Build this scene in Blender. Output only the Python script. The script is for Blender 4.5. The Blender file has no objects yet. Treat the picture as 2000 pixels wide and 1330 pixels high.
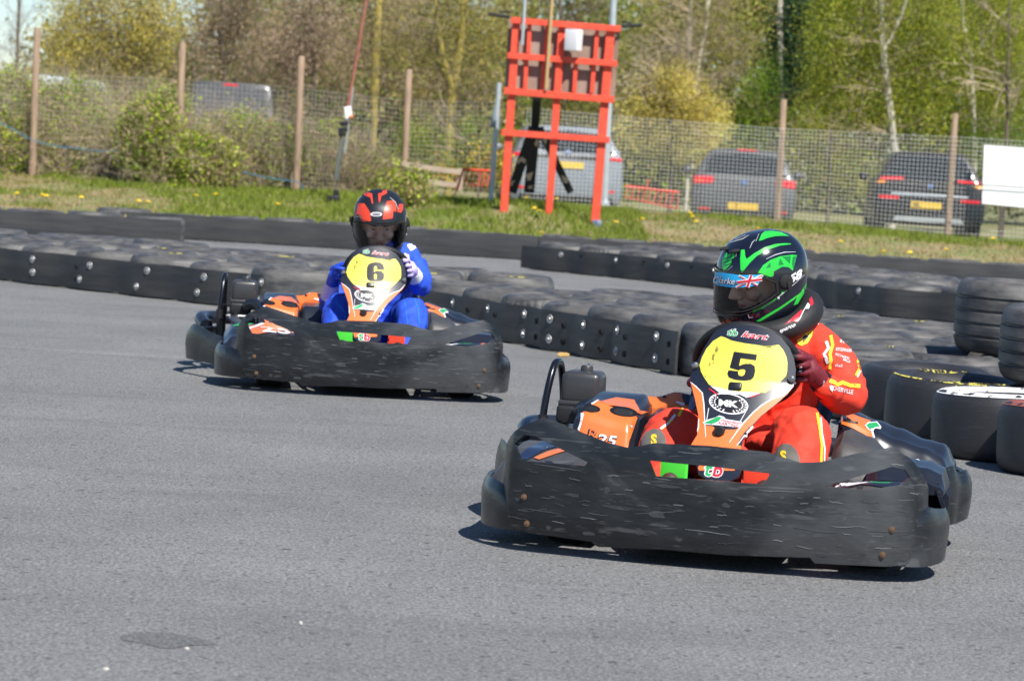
import bpy, bmesh, math, random
import numpy as np
from mathutils import Vector, Matrix, noise
from mathutils.bvhtree import BVHTree
from mathutils.geometry import delaunay_2d_cdt
PI = math.pi
sc = bpy.context.scene
COL = sc.collection
rnd = random.Random(7)

# ------------------------------------------------------------------ camera
FPX, CH = 5957.0, 1.16                      # focal length in pixels of the 2000 px wide frame, camera height
PITCH, ROLL = math.atan(350 / FPX), math.radians(3.45)
_F = Vector((0, math.cos(PITCH), -math.sin(PITCH)))
_U = Vector((0, math.sin(PITCH), math.cos(PITCH)))
_R = Vector((1, 0, 0))
CR = math.cos(ROLL) * _R + math.sin(ROLL) * _U
CU = math.cos(ROLL) * _U - math.sin(ROLL) * _R
CAMP = Vector((0, 0, CH))
camd = bpy.data.cameras.new('camera')
camd.sensor_width = 36
camd.lens = FPX / 2000 * 36
camd.clip_end = 2000
camd.dof.use_dof = True
camd.dof.focus_distance = 10.6
camd.dof.aperture_fstop = 7.5
cam = bpy.data.objects.new('camera', camd)
COL.objects.link(cam)
cam.matrix_world = Matrix(((CR.x, CU.x, -_F.x, 0), (CR.y, CU.y, -_F.y, 0), (CR.z, CU.z, -_F.z, CH), (0, 0, 0, 1)))
sc.camera = cam

def ray(px, py):
    return _F + CR * ((px - 1000) / FPX) - CU * ((py - 665) / FPX)
def gnd(px, py, z=0.0):
    d = ray(px, py)
    return CAMP + d * ((z - CH) / d.z)
def at(px, py, dist):
    """world point at depth `dist` along y"""
    d = ray(px, py)
    return CAMP + d * (dist / d.y)

# ------------------------------------------------------------------ tagging
def tag(o, label=None, cat=None, group=None, kind=None):
    if label: o['label'] = label
    if cat: o['category'] = cat
    if group: o['group'] = group
    if kind: o['kind'] = kind
    return o
def empty(name, loc=(0, 0, 0), rz=0.0, label=None, cat=None, group=None):
    o = bpy.data.objects.new(name, None)
    o.empty_display_size = .1
    COL.objects.link(o)
    o.location = loc
    o.rotation_euler = (0, 0, rz)
    return tag(o, label, cat, group)
def kids(o):
    return [c for c in COL.objects if c.parent == o]
def copy_tree(o, parent=None, skip=()):
    c = o.copy()
    COL.objects.link(c)
    c.parent = parent
    for ch in kids(o):
        if ch.name.split('.')[0] not in skip:
            copy_tree(ch, c, skip)
    return c

# ------------------------------------------------------------------ materials
def mat(name, base=(.5, .5, .5), rough=.5, metal=0.0, var=None, vscale=20, vamt=.5, bump=0.0, bscale=60, coat=0.0,
        stretch=(1, 1, 1), emit=None, trans=None, spec=.5, var2=None, v2scale=3, v2amt=.5, thr=(.4, .62), thr2=(.45, .65)):
    m = bpy.data.materials.new(name)
    m.use_nodes = True
    nt = m.node_tree
    N, L = nt.nodes, nt.links
    b = N['Principled BSDF']
    b.inputs['Base Color'].default_value = (*base, 1)
    b.inputs['Roughness'].default_value = rough
    b.inputs['Metallic'].default_value = metal
    b.inputs['Coat Weight'].default_value = coat
    b.inputs['Coat Roughness'].default_value = .06
    b.inputs['Specular IOR Level'].default_value = spec
    tc = N.new('ShaderNodeTexCoord')
    mp = N.new('ShaderNodeMapping')
    mp.inputs['Scale'].default_value = stretch
    L.new(tc.outputs['Object'], mp.inputs['Vector'])
    col = None
    def layer(prev, colour, scale, amt, th):
        n = N.new('ShaderNodeTexNoise')
        n.inputs['Scale'].default_value = scale
        n.inputs['Detail'].default_value = 6
        n.inputs['Roughness'].default_value = .62
        L.new(mp.outputs[0], n.inputs['Vector'])
        r = N.new('ShaderNodeMapRange')
        r.inputs['From Min'].default_value = th[0]
        r.inputs['From Max'].default_value = th[1]
        r.inputs['To Max'].default_value = amt
        L.new(n.outputs['Fac'], r.inputs['Value'])
        x = N.new('ShaderNodeMix')
        x.data_type = 'RGBA'
        L.new(r.outputs[0], x.inputs['Factor'])
        if prev is None: x.inputs['A'].default_value = (*base, 1)
        else: L.new(prev, x.inputs['A'])
        x.inputs['B'].default_value = (*colour, 1)
        return x.outputs['Result']
    if var: col = layer(col, var, vscale, vamt, thr)
    if var2: col = layer(col, var2, v2scale, v2amt, thr2)
    if col: L.new(col, b.inputs['Base Color'])
    if bump:
        n = N.new('ShaderNodeTexNoise')
        n.inputs['Scale'].default_value = bscale
        n.inputs['Detail'].default_value = 4
        L.new(mp.outputs[0], n.inputs['Vector'])
        bp = N.new('ShaderNodeBump')
        bp.inputs['Strength'].default_value = bump
        bp.inputs['Distance'].default_value = .01
        L.new(n.outputs['Fac'], bp.inputs['Height'])
        L.new(bp.outputs[0], b.inputs['Normal'])
    if emit:
        b.inputs['Emission Color'].default_value = (*emit, 1)
        b.inputs['Emission Strength'].default_value = 1
    return m

def leafmat(name, c1, c2, c3=None, trans=.35, rough=.6):
    """leaves: each loose face gets its own mix of the colours"""
    m = bpy.data.materials.new(name)
    m.use_nodes = True
    N, L = m.node_tree.nodes, m.node_tree.links
    b = N['Principled BSDF']
    g = N.new('ShaderNodeNewGeometry')
    r = N.new('ShaderNodeValToRGB')
    e = r.color_ramp.elements
    e[0].color = (*c1, 1)
    e[1].color = (*c2, 1)
    if c3:
        k = e.new(.5)
        k.color = (*c3, 1)
    L.new(g.outputs['Random Per Island'], r.inputs['Fac'])
    L.new(r.outputs[0], b.inputs['Base Color'])
    b.inputs['Roughness'].default_value = rough
    b.inputs['Specular IOR Level'].default_value = .3
    t = N.new('ShaderNodeBsdfTranslucent')
    L.new(r.outputs[0], t.inputs['Color'])
    mx = N.new('ShaderNodeMixShader')
    mx.inputs[0].default_value = trans
    L.new(b.outputs[0], mx.inputs[1])
    L.new(t.outputs[0], mx.inputs[2])
    L.new(mx.outputs[0], N['Material Output'].inputs['Surface'])
    return m

def glassmat(name, tint=(.7, .7, .7), amount=.0):
    """thin clear or smoked plastic: see-through with a glossy skin"""
    m = bpy.data.materials.new(name)
    m.use_nodes = True
    N, L = m.node_tree.nodes, m.node_tree.links
    N.remove(N['Principled BSDF'])
    t = N.new('ShaderNodeBsdfTransparent')
    t.inputs[0].default_value = (*tint, 1)
    g = N.new('ShaderNodeBsdfGlossy')
    g.inputs['Roughness'].default_value = .06
    g.inputs['Color'].default_value = (1, 1, 1, 1)
    f = N.new('ShaderNodeFresnel')
    f.inputs['IOR'].default_value = 1.45
    mx = N.new('ShaderNodeMixShader')
    L.new(f.outputs[0], mx.inputs[0])
    L.new(t.outputs[0], mx.inputs[1])
    L.new(g.outputs[0], mx.inputs[2])
    L.new(mx.outputs[0], N['Material Output'].inputs['Surface'])
    return m

# ------------------------------------------------------------------ 2-D fills
def resample(loop, step):
    out = []
    n = len(loop)
    for i in range(n):
        a, b = loop[i], loop[(i + 1) % n]
        k = max(1, int(math.ceil(math.hypot(b[0] - a[0], b[1] - a[1]) / step)))
        for j in range(k):
            t = j / k
            out.append((a[0] + (b[0] - a[0]) * t, a[1] + (b[1] - a[1]) * t))
    return out
def smooth_loop(loop, sub=4):
    """closed Catmull-Rom through the points"""
    out = []
    n = len(loop)
    for i in range(n):
        p = [Vector(loop[(i + j - 1) % n]) for j in range(4)]
        for s in range(sub):
            t = s / sub
            v = .5 * ((2 * p[1]) + (-p[0] + p[2]) * t + (2 * p[0] - 5 * p[1] + 4 * p[2] - p[3]) * t * t + (-p[0] + 3 * p[1] - 3 * p[2] + p[3]) * t ** 3)
            out.append(tuple(v))
    return out
def smooth_path(pts, sub=6):
    out = []
    n = len(pts)
    P = [Vector(p) for p in pts]
    for i in range(n - 1):
        p0, p1, p2, p3 = P[max(0, i - 1)], P[i], P[i + 1], P[min(n - 1, i + 2)]
        for s in range(sub):
            t = s / sub
            out.append(.5 * ((2 * p1) + (-p0 + p2) * t + (2 * p0 - 5 * p1 + 4 * p2 - p3) * t * t + (-p0 + 3 * p1 - 3 * p2 + p3) * t ** 3))
    out.append(P[-1])
    return out
def inside(p, loops):
    c = False
    x, y = p
    for lp in loops:
        n = len(lp)
        j = n - 1
        for i in range(n):
            xi, yi = lp[i]
            xj, yj = lp[j]
            if (yi > y) != (yj > y) and x < (xj - xi) * (y - yi) / (yj - yi) + xi: c = not c
            j = i
    return c
def fill(loops, step):
    """even-odd triangulation of closed loops with interior points every `step`"""
    loops = [resample(l, step) for l in loops]
    V, E = [], []
    for l in loops:
        o = len(V)
        V += [Vector(p) for p in l]
        E += [(o + i, o + (i + 1) % len(l)) for i in range(len(l))]
    xs = [v.x for v in V]
    ys = [v.y for v in V]
    nb = len(V)
    y = min(ys) + step * .5
    row = 0
    bd = np.array([(v.x, v.y) for v in V])
    while y < max(ys):
        x = min(xs) + step * (.25 if row % 2 else .75)
        while x < max(xs):
            if inside((x, y), loops) and np.min((bd[:, 0] - x) ** 2 + (bd[:, 1] - y) ** 2) > (step * .45) ** 2:
                V.append(Vector((x, y)))
            x += step
        y += step * .87
        row += 1
    r = delaunay_2d_cdt(V, E, [], 0, 1e-7)
    vs, fs = r[0], r[2]
    fs = [f for f in fs if inside((sum(vs[i].x for i in f) / len(f), sum(vs[i].y for i in f) / len(f)), loops)]
    return [(v.x, v.y) for v in vs], [list(f) for f in fs]

_fc = {}
def text2d(s, size=1.0, shear=0.0, offset=0.0, align='LEFT', spacing=1.0):
    """flat glyph triangles: (verts2d, faces)"""
    key = (s, size, shear, offset, align, spacing)
    if key in _fc: return _fc[key]
    c = bpy.data.curves.new('t', 'FONT')
    c.body = s
    c.size = size
    c.shear = shear
    c.offset = offset
    c.align_x = align
    c.space_character = spacing
    c.fill_mode = 'FRONT'
    c.resolution_u = 3
    o = bpy.data.objects.new('t', c)
    COL.objects.link(o)
    dg = bpy.context.evaluated_depsgraph_get()
    me = bpy.data.meshes.new_from_object(o.evaluated_get(dg))
    vs = [(v.co.x, v.co.y) for v in me.vertices]
    fs = [list(p.vertices) for p in me.polygons]
    bpy.data.objects.remove(o)
    bpy.data.curves.remove(c)
    bpy.data.meshes.remove(me)
    _fc[key] = (vs, fs)
    return vs, fs

# ------------------------------------------------------------------ mesh builder
class B:
    def __init__(s):
        s.v, s.f, s.m, s.mats = [], [], [], []
    def slot(s, m):
        if m not in s.mats: s.mats.append(m)
        return s.mats.index(m)
    def add(s, vs, fs, m, M=None):
        o = len(s.v)
        k = s.slot(m)
        s.v += [tuple(M @ Vector(v)) if M else tuple(v) for v in vs]
        s.f += [[i + o for i in f] for f in fs]
        s.m += [k] * len(fs)
        return s
    def box(s, c, d, m, M=None, bev=0.0):
        x, y, z = d[0] / 2, d[1] / 2, d[2] / 2
        if bev:
            bm = bmesh.new()
            bmesh.ops.create_cube(bm, size=1)
            for v in bm.verts: v.co = Vector((v.co.x * d[0], v.co.y * d[1], v.co.z * d[2]))
            bmesh.ops.bevel(bm, geom=bm.edges[:], offset=bev, segments=3, affect='EDGES', profile=.5)
            bm.verts.index_update()
            vs = [tuple(v.co + Vector(c)) for v in bm.verts]
            fs = [[v.index for v in f.verts] for f in bm.faces]
            bm.free()
            return s.add(vs, fs, m, M)
        vs = [(c[0] + a * x, c[1] + b * y, c[2] + e * z) for a in (-1, 1) for b in (-1, 1) for e in (-1, 1)]
        fs = [[0, 1, 3, 2], [4, 6, 7, 5], [0, 4, 5, 1], [2, 3, 7, 6], [0, 2, 6, 4], [1, 5, 7, 3]]
        return s.add(vs, fs, m, M)
    def tube(s, pts, r, m, seg=8, closed=False, M=None, flat=1.0):
        P = [Vector(p) for p in pts]
        R = r if isinstance(r, (list, tuple)) else [r] * len(P)
        n = len(P)
        vs, fs = [], []
        up = None
        for i in range(n):
            a = P[(i - 1) % n] if (closed or i > 0) else P[i]
            b = P[(i + 1) % n] if (closed or i < n - 1) else P[i]
            t = (b - a).normalized()
            if up is None:
                up = t.orthogonal().normalized()
            up = (up - t * up.dot(t))
            up = up.normalized() if up.length > 1e-6 else t.orthogonal().normalized()
            q = t.cross(up)
            for k in range(seg):
                an = 2 * PI * k / seg
                vs.append(P[i] + (up * math.cos(an) + q * math.sin(an) * flat) * R[i])
        for i in range(n if closed else n - 1):
            j = (i + 1) % n
            for k in range(seg):
                l = (k + 1) % seg
                fs.append([i * seg + k, i * seg + l, j * seg + l, j * seg + k])
        if not closed:
            fs.append(list(range(seg))[::-1])
            fs.append([(n - 1) * seg + k for k in range(seg)])
        return s.add(vs, fs, m, M)
    def lathe(s, prof, m, seg=32, M=None, cap=False):
        """profile [(r, z)] about the z axis"""
        vs, fs = [], []
        n = len(prof)
        for k in range(seg):
            a = 2 * PI * k / seg
            for r, z in prof: vs.append((r * math.cos(a), r * math.sin(a), z))
        for k in range(seg):
            l = (k + 1) % seg
            for i in range(n - 1):
                fs.append([k * n + i, l * n + i, l * n + i + 1, k * n + i + 1])
        if cap:
            fs.append([k * n for k in range(seg)][::-1])
            fs.append([k * n + n - 1 for k in range(seg)])
        return s.add(vs, fs, m, M)
    def loft(s, rings, m, cap=True, M=None, closed=True):
        n = len(rings[0])
        vs = [p for r in rings for p in r]
        fs = []
        for i in range(len(rings) - 1):
            for k in range(n if closed else n - 1):
                l = (k + 1) % n
                fs.append([i * n + k, i * n + l, (i + 1) * n + l, (i + 1) * n + k])
        if cap and closed:
            fs.append(list(range(n))[::-1])
            fs.append([(len(rings) - 1) * n + k for k in range(n)])
        return s.add(vs, fs, m, M)
    def sheet(s, loops, fn, step, m):
        vs, fs = fill(loops, step)
        return s.add([fn(u, v) for u, v in vs], fs, m)
    def ball(s, c, r, m, seg=16, M=None):
        rx, ry, rz = r if isinstance(r, (tuple, list)) else (r, r, r)
        rings = []
        for i in range(1, seg // 2):
            a = PI * i / (seg // 2)
            rings.append([(c[0] + rx * math.sin(a) * math.cos(2 * PI * k / seg), c[1] + ry * math.sin(a) * math.sin(2 * PI * k / seg), c[2] - rz * math.cos(a)) for k in range(seg)])
        return s.loft(rings, m, True, M)
    def bvh(s):
        return BVHTree.FromPolygons([Vector(v) for v in s.v], s.f)
    def decal(s, loops, mapper, bvh, m, step, off=.0015, tri=None, maxd=None):
        """lay a flat outline on the surface it meets: mapper(u, v) -> (origin, direction)"""
        if tri is None: vs, fs = fill(loops, step)
        else: vs, fs = tri
        out, ok = [], []
        ds = []
        for u, v in vs:
            o, d = mapper(u, v)
            d = d.normalized()
            h, nrm, ix, dist = bvh.ray_cast(o, d)
            if h is None:
                out.append((0, 0, 0)); ok.append(False); ds.append(0)
            else:
                if nrm.dot(d) > 0: nrm = -nrm
                out.append(tuple(h + (nrm * .5 - d * .5).normalized() * off)); ok.append(True); ds.append(dist)
        fs = [f for f in fs if all(ok[i] for i in f) and max(ds[i] for i in f) - min(ds[i] for i in f) < (maxd or .06)]
        of = []
        for f in fs:
            p = [Vector(out[i]) for i in f[:3]]
            if (p[1] - p[0]).cross(p[2] - p[0]).dot(mapper(*vs[f[0]])[1]) > 0: f = f[::-1]
            of.append(f)
        fs = of
        used = sorted({i for f in fs for i in f})
        ren = {i: k for k, i in enumerate(used)}
        return s.add([out[i] for i in used], [[ren[i] for i in f] for f in fs], m)
    def text(s, txt, mapper, bvh, m, origin, right, up, off=.0015, size=1.0, shear=0.0, offset=0.0, align='LEFT', step=None, spacing=1.0, sub=1):
        """letters whose em box is spanned by the 2-D vectors right / up at origin"""
        vs, fs = text2d(txt, 1.0, shear, offset, align, spacing)
        bm = bmesh.new()
        bv = [bm.verts.new((x, y, 0)) for x, y in vs]
        for f in fs:
            try: bm.faces.new([bv[i] for i in f])
            except ValueError: pass
        bmesh.ops.triangulate(bm, faces=bm.faces[:])
        for _ in range(sub):
            bmesh.ops.subdivide_edges(bm, edges=[e for e in bm.edges if e.calc_length() > .25], cuts=1)
            bmesh.ops.triangulate(bm, faces=bm.faces[:])
        bm.verts.index_update()
        v2 = [(origin[0] + v.co.x * right[0] + v.co.y * up[0], origin[1] + v.co.x * right[1] + v.co.y * up[1]) for v in bm.verts]
        f2 = [[v.index for v in f.verts] for f in bm.faces]
        bm.free()
        return s.decal(None, mapper, bvh, m, None, off, tri=(v2, f2))
    def obj(s, name, parent=None, shift=None, angle=35, solid=0.0, bevel=0.0, smooth=True, soff=-1, normals=True):
        me = bpy.data.meshes.new(name)
        vs = s.v if shift is None else [(x - shift[0], y - shift[1], z - shift[2]) for x, y, z in s.v]
        me.from_pydata(vs, [], s.f)
        for m in s.mats: me.materials.append(m)
        me.polygons.foreach_set('material_index', s.m)
        me.validate()
        if normals and len(s.f) < 60000:
            bm = bmesh.new()
            bm.from_mesh(me)
            bmesh.ops.recalc_face_normals(bm, faces=bm.faces[:])
            bm.to_mesh(me)
            bm.free()
        if smooth:
            me.polygons.foreach_set('use_smooth', [True] * len(me.polygons))
            me.set_sharp_from_angle(angle=math.radians(angle))
        me.update()
        o = bpy.data.objects.new(name, me)
        COL.objects.link(o)
        o.parent = parent
        if solid:
            md = o.modifiers.new('solid', 'SOLIDIFY')
            md.thickness = solid
            md.offset = soff
            md.use_even_offset = True
            dg = bpy.context.evaluated_depsgraph_get()
            m2 = bpy.data.meshes.new_from_object(o.evaluated_get(dg))
            o.modifiers.clear()
            o.data = m2
            bpy.data.meshes.remove(me)
            m2.name = name
            m2.polygons.foreach_set('use_smooth', [True] * len(m2.polygons))
            m2.set_sharp_from_angle(angle=math.radians(angle))
            m2.update()
        if bevel:
            md = o.modifiers.new('bevel', 'BEVEL')
            md.width = bevel
            md.segments = 2
            md.limit_method = 'ANGLE'
        return o

def remesh(b, voxel, smooth=4, wr=0.0, wf=14.0, fac=.5, seed=0.0):
    """fuse overlapping closed shapes into one continuous skin; returns (verts, faces)"""
    o = b.obj('tmp', normals=True, smooth=False)
    md = o.modifiers.new('r', 'REMESH')
    md.mode = 'VOXEL'
    md.voxel_size = voxel
    md.adaptivity = 0
    if smooth:
        ms = o.modifiers.new('s', 'SMOOTH')
        ms.iterations = smooth
        ms.factor = fac
    dg = bpy.context.evaluated_depsgraph_get()
    me = bpy.data.meshes.new_from_object(o.evaluated_get(dg))
    vs = []
    for v in me.vertices:
        c = v.co
        if wr:
            p = c * wf + Vector((seed, seed, seed))
            w1 = p + Vector((noise.noise(p * .7), noise.noise(p * .7 + Vector((5, 1, 2))), noise.noise(p * .7 + Vector((1, 7, 3))))) * .8
            n1 = (1 - abs(noise.noise(w1)) * 2)
            n1 = n1 * abs(n1)
            n2 = 1 - abs(noise.noise(w1 * 2.2 + Vector((3, 3, 3)))) * 2
            c = c + v.normal * wr * (n1 * .75 + n2 * .35 - .45)
        vs.append(tuple(c))
    fs = [list(p.vertices) for p in me.polygons]
    old = o.data
    bpy.data.objects.remove(o)
    bpy.data.meshes.remove(old)
    bpy.data.meshes.remove(me)
    return vs, fs

def chain(b, pts, m, seg=14, flat=1.0):
    """tapered limb [(point, radius)] with round ends"""
    P = [(Vector(p), r) for p, r in pts]
    path, rad = [], []
    a, ra = P[0]
    t = (P[1][0] - a).normalized()
    for k in (.98, .8, .45): path.append(a - t * ra * k); rad.append(ra * math.sqrt(1 - k * k))
    sp = smooth_path([p for p, r in P], 4)
    rr = []
    for i in range(len(P) - 1):
        for s in range(4): rr.append(P[i][1] + (P[i + 1][1] - P[i][1]) * s / 4)
    rr.append(P[-1][1])
    path += sp
    rad += rr
    e, re = P[-1]
    t = (e - P[-2][0]).normalized()
    for k in (.45, .8, .98): path.append(e + t * re * k); rad.append(re * math.sqrt(1 - k * k))
    b.tube(path, rad, m, seg, flat=flat)
# ------------------------------------------------------------------ light and sky
SUN_EL, SUN_AZ = math.radians(50), math.radians(28)       # azimuth measured from behind the camera towards its right
w = bpy.data.worlds.new('World')
sc.world = w
w.use_nodes = True
N, L = w.node_tree.nodes, w.node_tree.links
sky = N.new('ShaderNodeTexSky')
sky.sky_type = 'NISHITA'
sky.sun_disc = False
sky.sun_elevation = SUN_EL
sdir = Vector((math.sin(SUN_AZ) * math.cos(SUN_EL), -math.cos(SUN_AZ) * math.cos(SUN_EL), math.sin(SUN_EL)))
sky.sun_rotation = math.atan2(sdir.x, sdir.y)
sky.air_density = 1.0
sky.dust_density = 0
sky.ozone_density = 6
L.new(sky.outputs[0], N['Background'].inputs['Color'])
N['Background'].inputs['Strength'].default_value = .08
sl = bpy.data.lights.new('sun', 'SUN')
sl.energy = 4.6
sl.angle = math.radians(.5)
sl.color = (1, .955, .88)
so = bpy.data.objects.new('sun', sl)
COL.objects.link(so)
so.rotation_euler = (-sdir).to_track_quat('-Z', 'Y').to_euler()
sc.view_settings.view_transform = 'Standard'
sc.view_settings.look = 'None'
sc.view_settings.exposure = .62
sc.view_settings.gamma = 1
sc.cycles.use_adaptive_sampling = True
sc.cycles.adaptive_threshold = .02
sc.cycles.max_bounces = 6
sc.cycles.diffuse_bounces = 3
sc.cycles.glossy_bounces = 3
sc.cycles.transparent_max_bounces = 12
sc.cycles.use_denoising = True

# ------------------------------------------------------------------ asphalt
def asphalt(name='asphalt', lum=.19):
    m = bpy.data.materials.new(name)
    m.use_nodes = True
    N, L = m.node_tree.nodes, m.node_tree.links
    b = N['Principled BSDF']
    b.inputs['Roughness'].default_value = .82
    b.inputs['Specular IOR Level'].default_value = .35
    tc = N.new('ShaderNodeTexCoord')
    def noise_(scale, detail, rough, stretch=(1, 1, 1), rot=0):
        mp = N.new('ShaderNodeMapping')
        mp.inputs['Scale'].default_value = stretch
        mp.inputs['Rotation'].default_value = (0, 0, rot)
        L.new(tc.outputs['Object'], mp.inputs[0])
        n = N.new('ShaderNodeTexNoise')
        n.inputs['Scale'].default_value = scale
        n.inputs['Detail'].default_value = detail
        n.inputs['Roughness'].default_value = rough
        L.new(mp.outputs[0], n.inputs['Vector'])
        return n.outputs['Fac']
    def rng(v, a, b_, c, d):
        r = N.new('ShaderNodeMapRange')
        r.inputs['From Min'].default_value = a
        r.inputs['From Max'].default_value = b_
        r.inputs['To Min'].default_value = c
        r.inputs['To Max'].default_value = d
        L.new(v, r.inputs['Value'])
        return r.outputs[0]
    def math_(op, a, c):
        x = N.new('ShaderNodeMath')
        x.operation = op
        for i, v in enumerate((a, c)):
            if isinstance(v, (int, float)): x.inputs[i].default_value = v
            else: L.new(v, x.inputs[i])
        return x.outputs[0]
    grain = rng(noise_(95, 3, .8), .34, .66, .34, 1.72)
    vo = N.new('ShaderNodeTexVoronoi')
    vo.inputs['Scale'].default_value = 75
    L.new(tc.outputs['Object'], vo.inputs['Vector'])
    stone = rng(vo.outputs['Color'], 0, 1, .8, 1.2)
    pits = rng(noise_(30, 2, .5), .30, .37, .35, 1.0)
    patch = rng(noise_(.8, 6, .65), .3, .7, .84, 1.14)
    streak = rng(noise_(1.1, 4, .65, (.3, 1.5, 1), math.radians(-24)), .30, .46, .84, 1.0)
    scuff = rng(noise_(2.2, 5, .7, (.10, 1.5, 1), math.radians(-22)), .60, .72, 1.0, 1.22)
    v = grain
    for x in (stone, pits, patch, streak, scuff): v = math_('MULTIPLY', v, x)
    v = math_('MULTIPLY', v, lum)
    c = N.new('ShaderNodeCombineColor')
    L.new(v, c.inputs[0])
    L.new(math_('MULTIPLY', v, 1.0), c.inputs[1])
    L.new(math_('MULTIPLY', v, 1.0), c.inputs[2])
    L.new(c.outputs[0], b.inputs['Base Color'])
    bp = N.new('ShaderNodeBump')
    bp.inputs['Strength'].default_value = .55
    bp.inputs['Distance'].default_value = .006
    L.new(grain, bp.inputs['Height'])
    L.new(bp.outputs[0], b.inputs['Normal'])
    return m
b = B()
M_asph = asphalt()
b.add([(-80, -30, 0), (80, -30, 0), (80, 37.4, 0), (-80, 37.4, 0)], [[0, 1, 2, 3]], M_asph)
tag(b.obj('track', smooth=False), kind='structure')
# repaired spot, pale chips and a dead leaf on the tarmac
g = gnd(322, 1251)
b = B()
M_patch = asphalt('patch_tar', .135)
lp = smooth_loop([(-.105, .03), (-.07, .09), (.0, .10), (.08, .05), (.118, -.02), (.06, -.05), (.02, -.10), (-.04, -.06), (-.09, -.03)], 5)
b.sheet([lp], lambda u, v: (g.x + u, g.y + v * 1.1, .0012), .04, M_patch)
tag(b.obj('tar_patch', smooth=False), 'smooth dark round tar patch on the grey tarmac in the near left foreground', 'tar patch')
M_leaf = mat('dead_leaf', (.42, .27, .09), .7)
b = B()
g = gnd(1099, 697)
lp = [(-.035, 0), (-.02, .02), (.01, .028), (.04, .012), (.038, -.01), (.01, -.024), (-.02, -.02)]
b.sheet([lp], lambda u, v: (g.x + u, g.y + v, .012 + .25 * u * u + .01 * math.sin(60 * v)), .012, M_leaf)
tag(b.obj('fallen_leaf', solid=.002), 'dry tan leaf lying on the tarmac beside the panelled tyre barrier', 'leaf')
M_chip = mat('pale_chip', (.5, .47, .42), .9)
for k, (px, py, r) in enumerate([(207, 1309, .007), (587, 1218, .005), (365, 1269, .006)]):
    g = gnd(px, py)
    b = B()
    b.ball((g.x, g.y, .003), (r, r * .7, .006), M_chip, 8)
    b.v = [(x + rnd.uniform(-.2, .2) * r, y + rnd.uniform(-.2, .2) * r, z) for x, y, z in b.v]
    tag(b.obj('stone_chip'), 'small pale stone chip lying loose on the grey tarmac', 'stone', 'pale stone chips on the tarmac')

# ------------------------------------------------------------------ terrain beyond the track
def lerp_tab(x, tab):
    if x <= tab[0][0]: return tab[0][1]
    for (a, va), (c, vc) in zip(tab, tab[1:]):
        if x <= c: return va + (vc - va) * (x - a) / (c - a)
    return tab[-1][1]
def bank_front(x):
    return lerp_tab(x, [(-20, 33.5), (-4.5, 34.2), (-3.9, 36.5), (4, 36.5), (20, 35.5)])
def zt(x, y):
    yb = bank_front(x)
    zf = lerp_tab(x, [(-6, .555), (0, .56), (3.2, .55), (5.9, .455), (8, .43)])
    if y < yb + .2: return -.1
    pz = lerp_tab(x, [(-5.5, .5), (-1.2, .24), (3, .2)])
    if y > 120: return pz
    t = min(1, max(0, (y - yb - .2) / (40.8 - yb)))
    s = t * t * (3 - 2 * t) * .5 + t * .5
    z = .16 + (zf - .16) * s
    if y > 42: z = zf + (pz - zf) * min(1, (y - 42) / 4)
    z += .17 * math.exp(-((x - .0) / .75) ** 2 - ((y - 39.4) / 1.1) ** 2)
    n = noise.noise(Vector((x * 1.3, y * 1.1, 3))) * .035 + noise.noise(Vector((x * 3.7, y * 3.1, 9))) * .018
    return z + n * min(1, (y - yb) * 2)
xs = sorted(set([-220, -120, -60, -30, -18, -12] + [-9 + .15 * i for i in range(127)] + [12, 18, 30, 60, 120, 220]))
ys = sorted(set([33 + .15 * i for i in range(80)] + [46, 48, 50, 55, 60, 70, 85, 100, 150, 250, 500]))
vs = [(x, y, zt(x, y)) for y in ys for x in xs]
nx = len(xs)
fs = [[j * nx + i, j * nx + i + 1, (j + 1) * nx + i + 1, (j + 1) * nx + i] for j in range(len(ys) - 1) for i in range(nx - 1)]
M_dirt = mat('dry_turf', (.25, .20, .10), .95, var=(.13, .18, .04), vscale=1.6, vamt=.9, thr=(.42, .58), var2=(.30, .24, .15), v2scale=4.5, v2amt=.8, thr2=(.55, .66), bump=.8, bscale=18)
b = B()
b.add(vs, fs, M_dirt)
tag(b.obj('ground', angle=180, normals=False), kind='structure')

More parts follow.
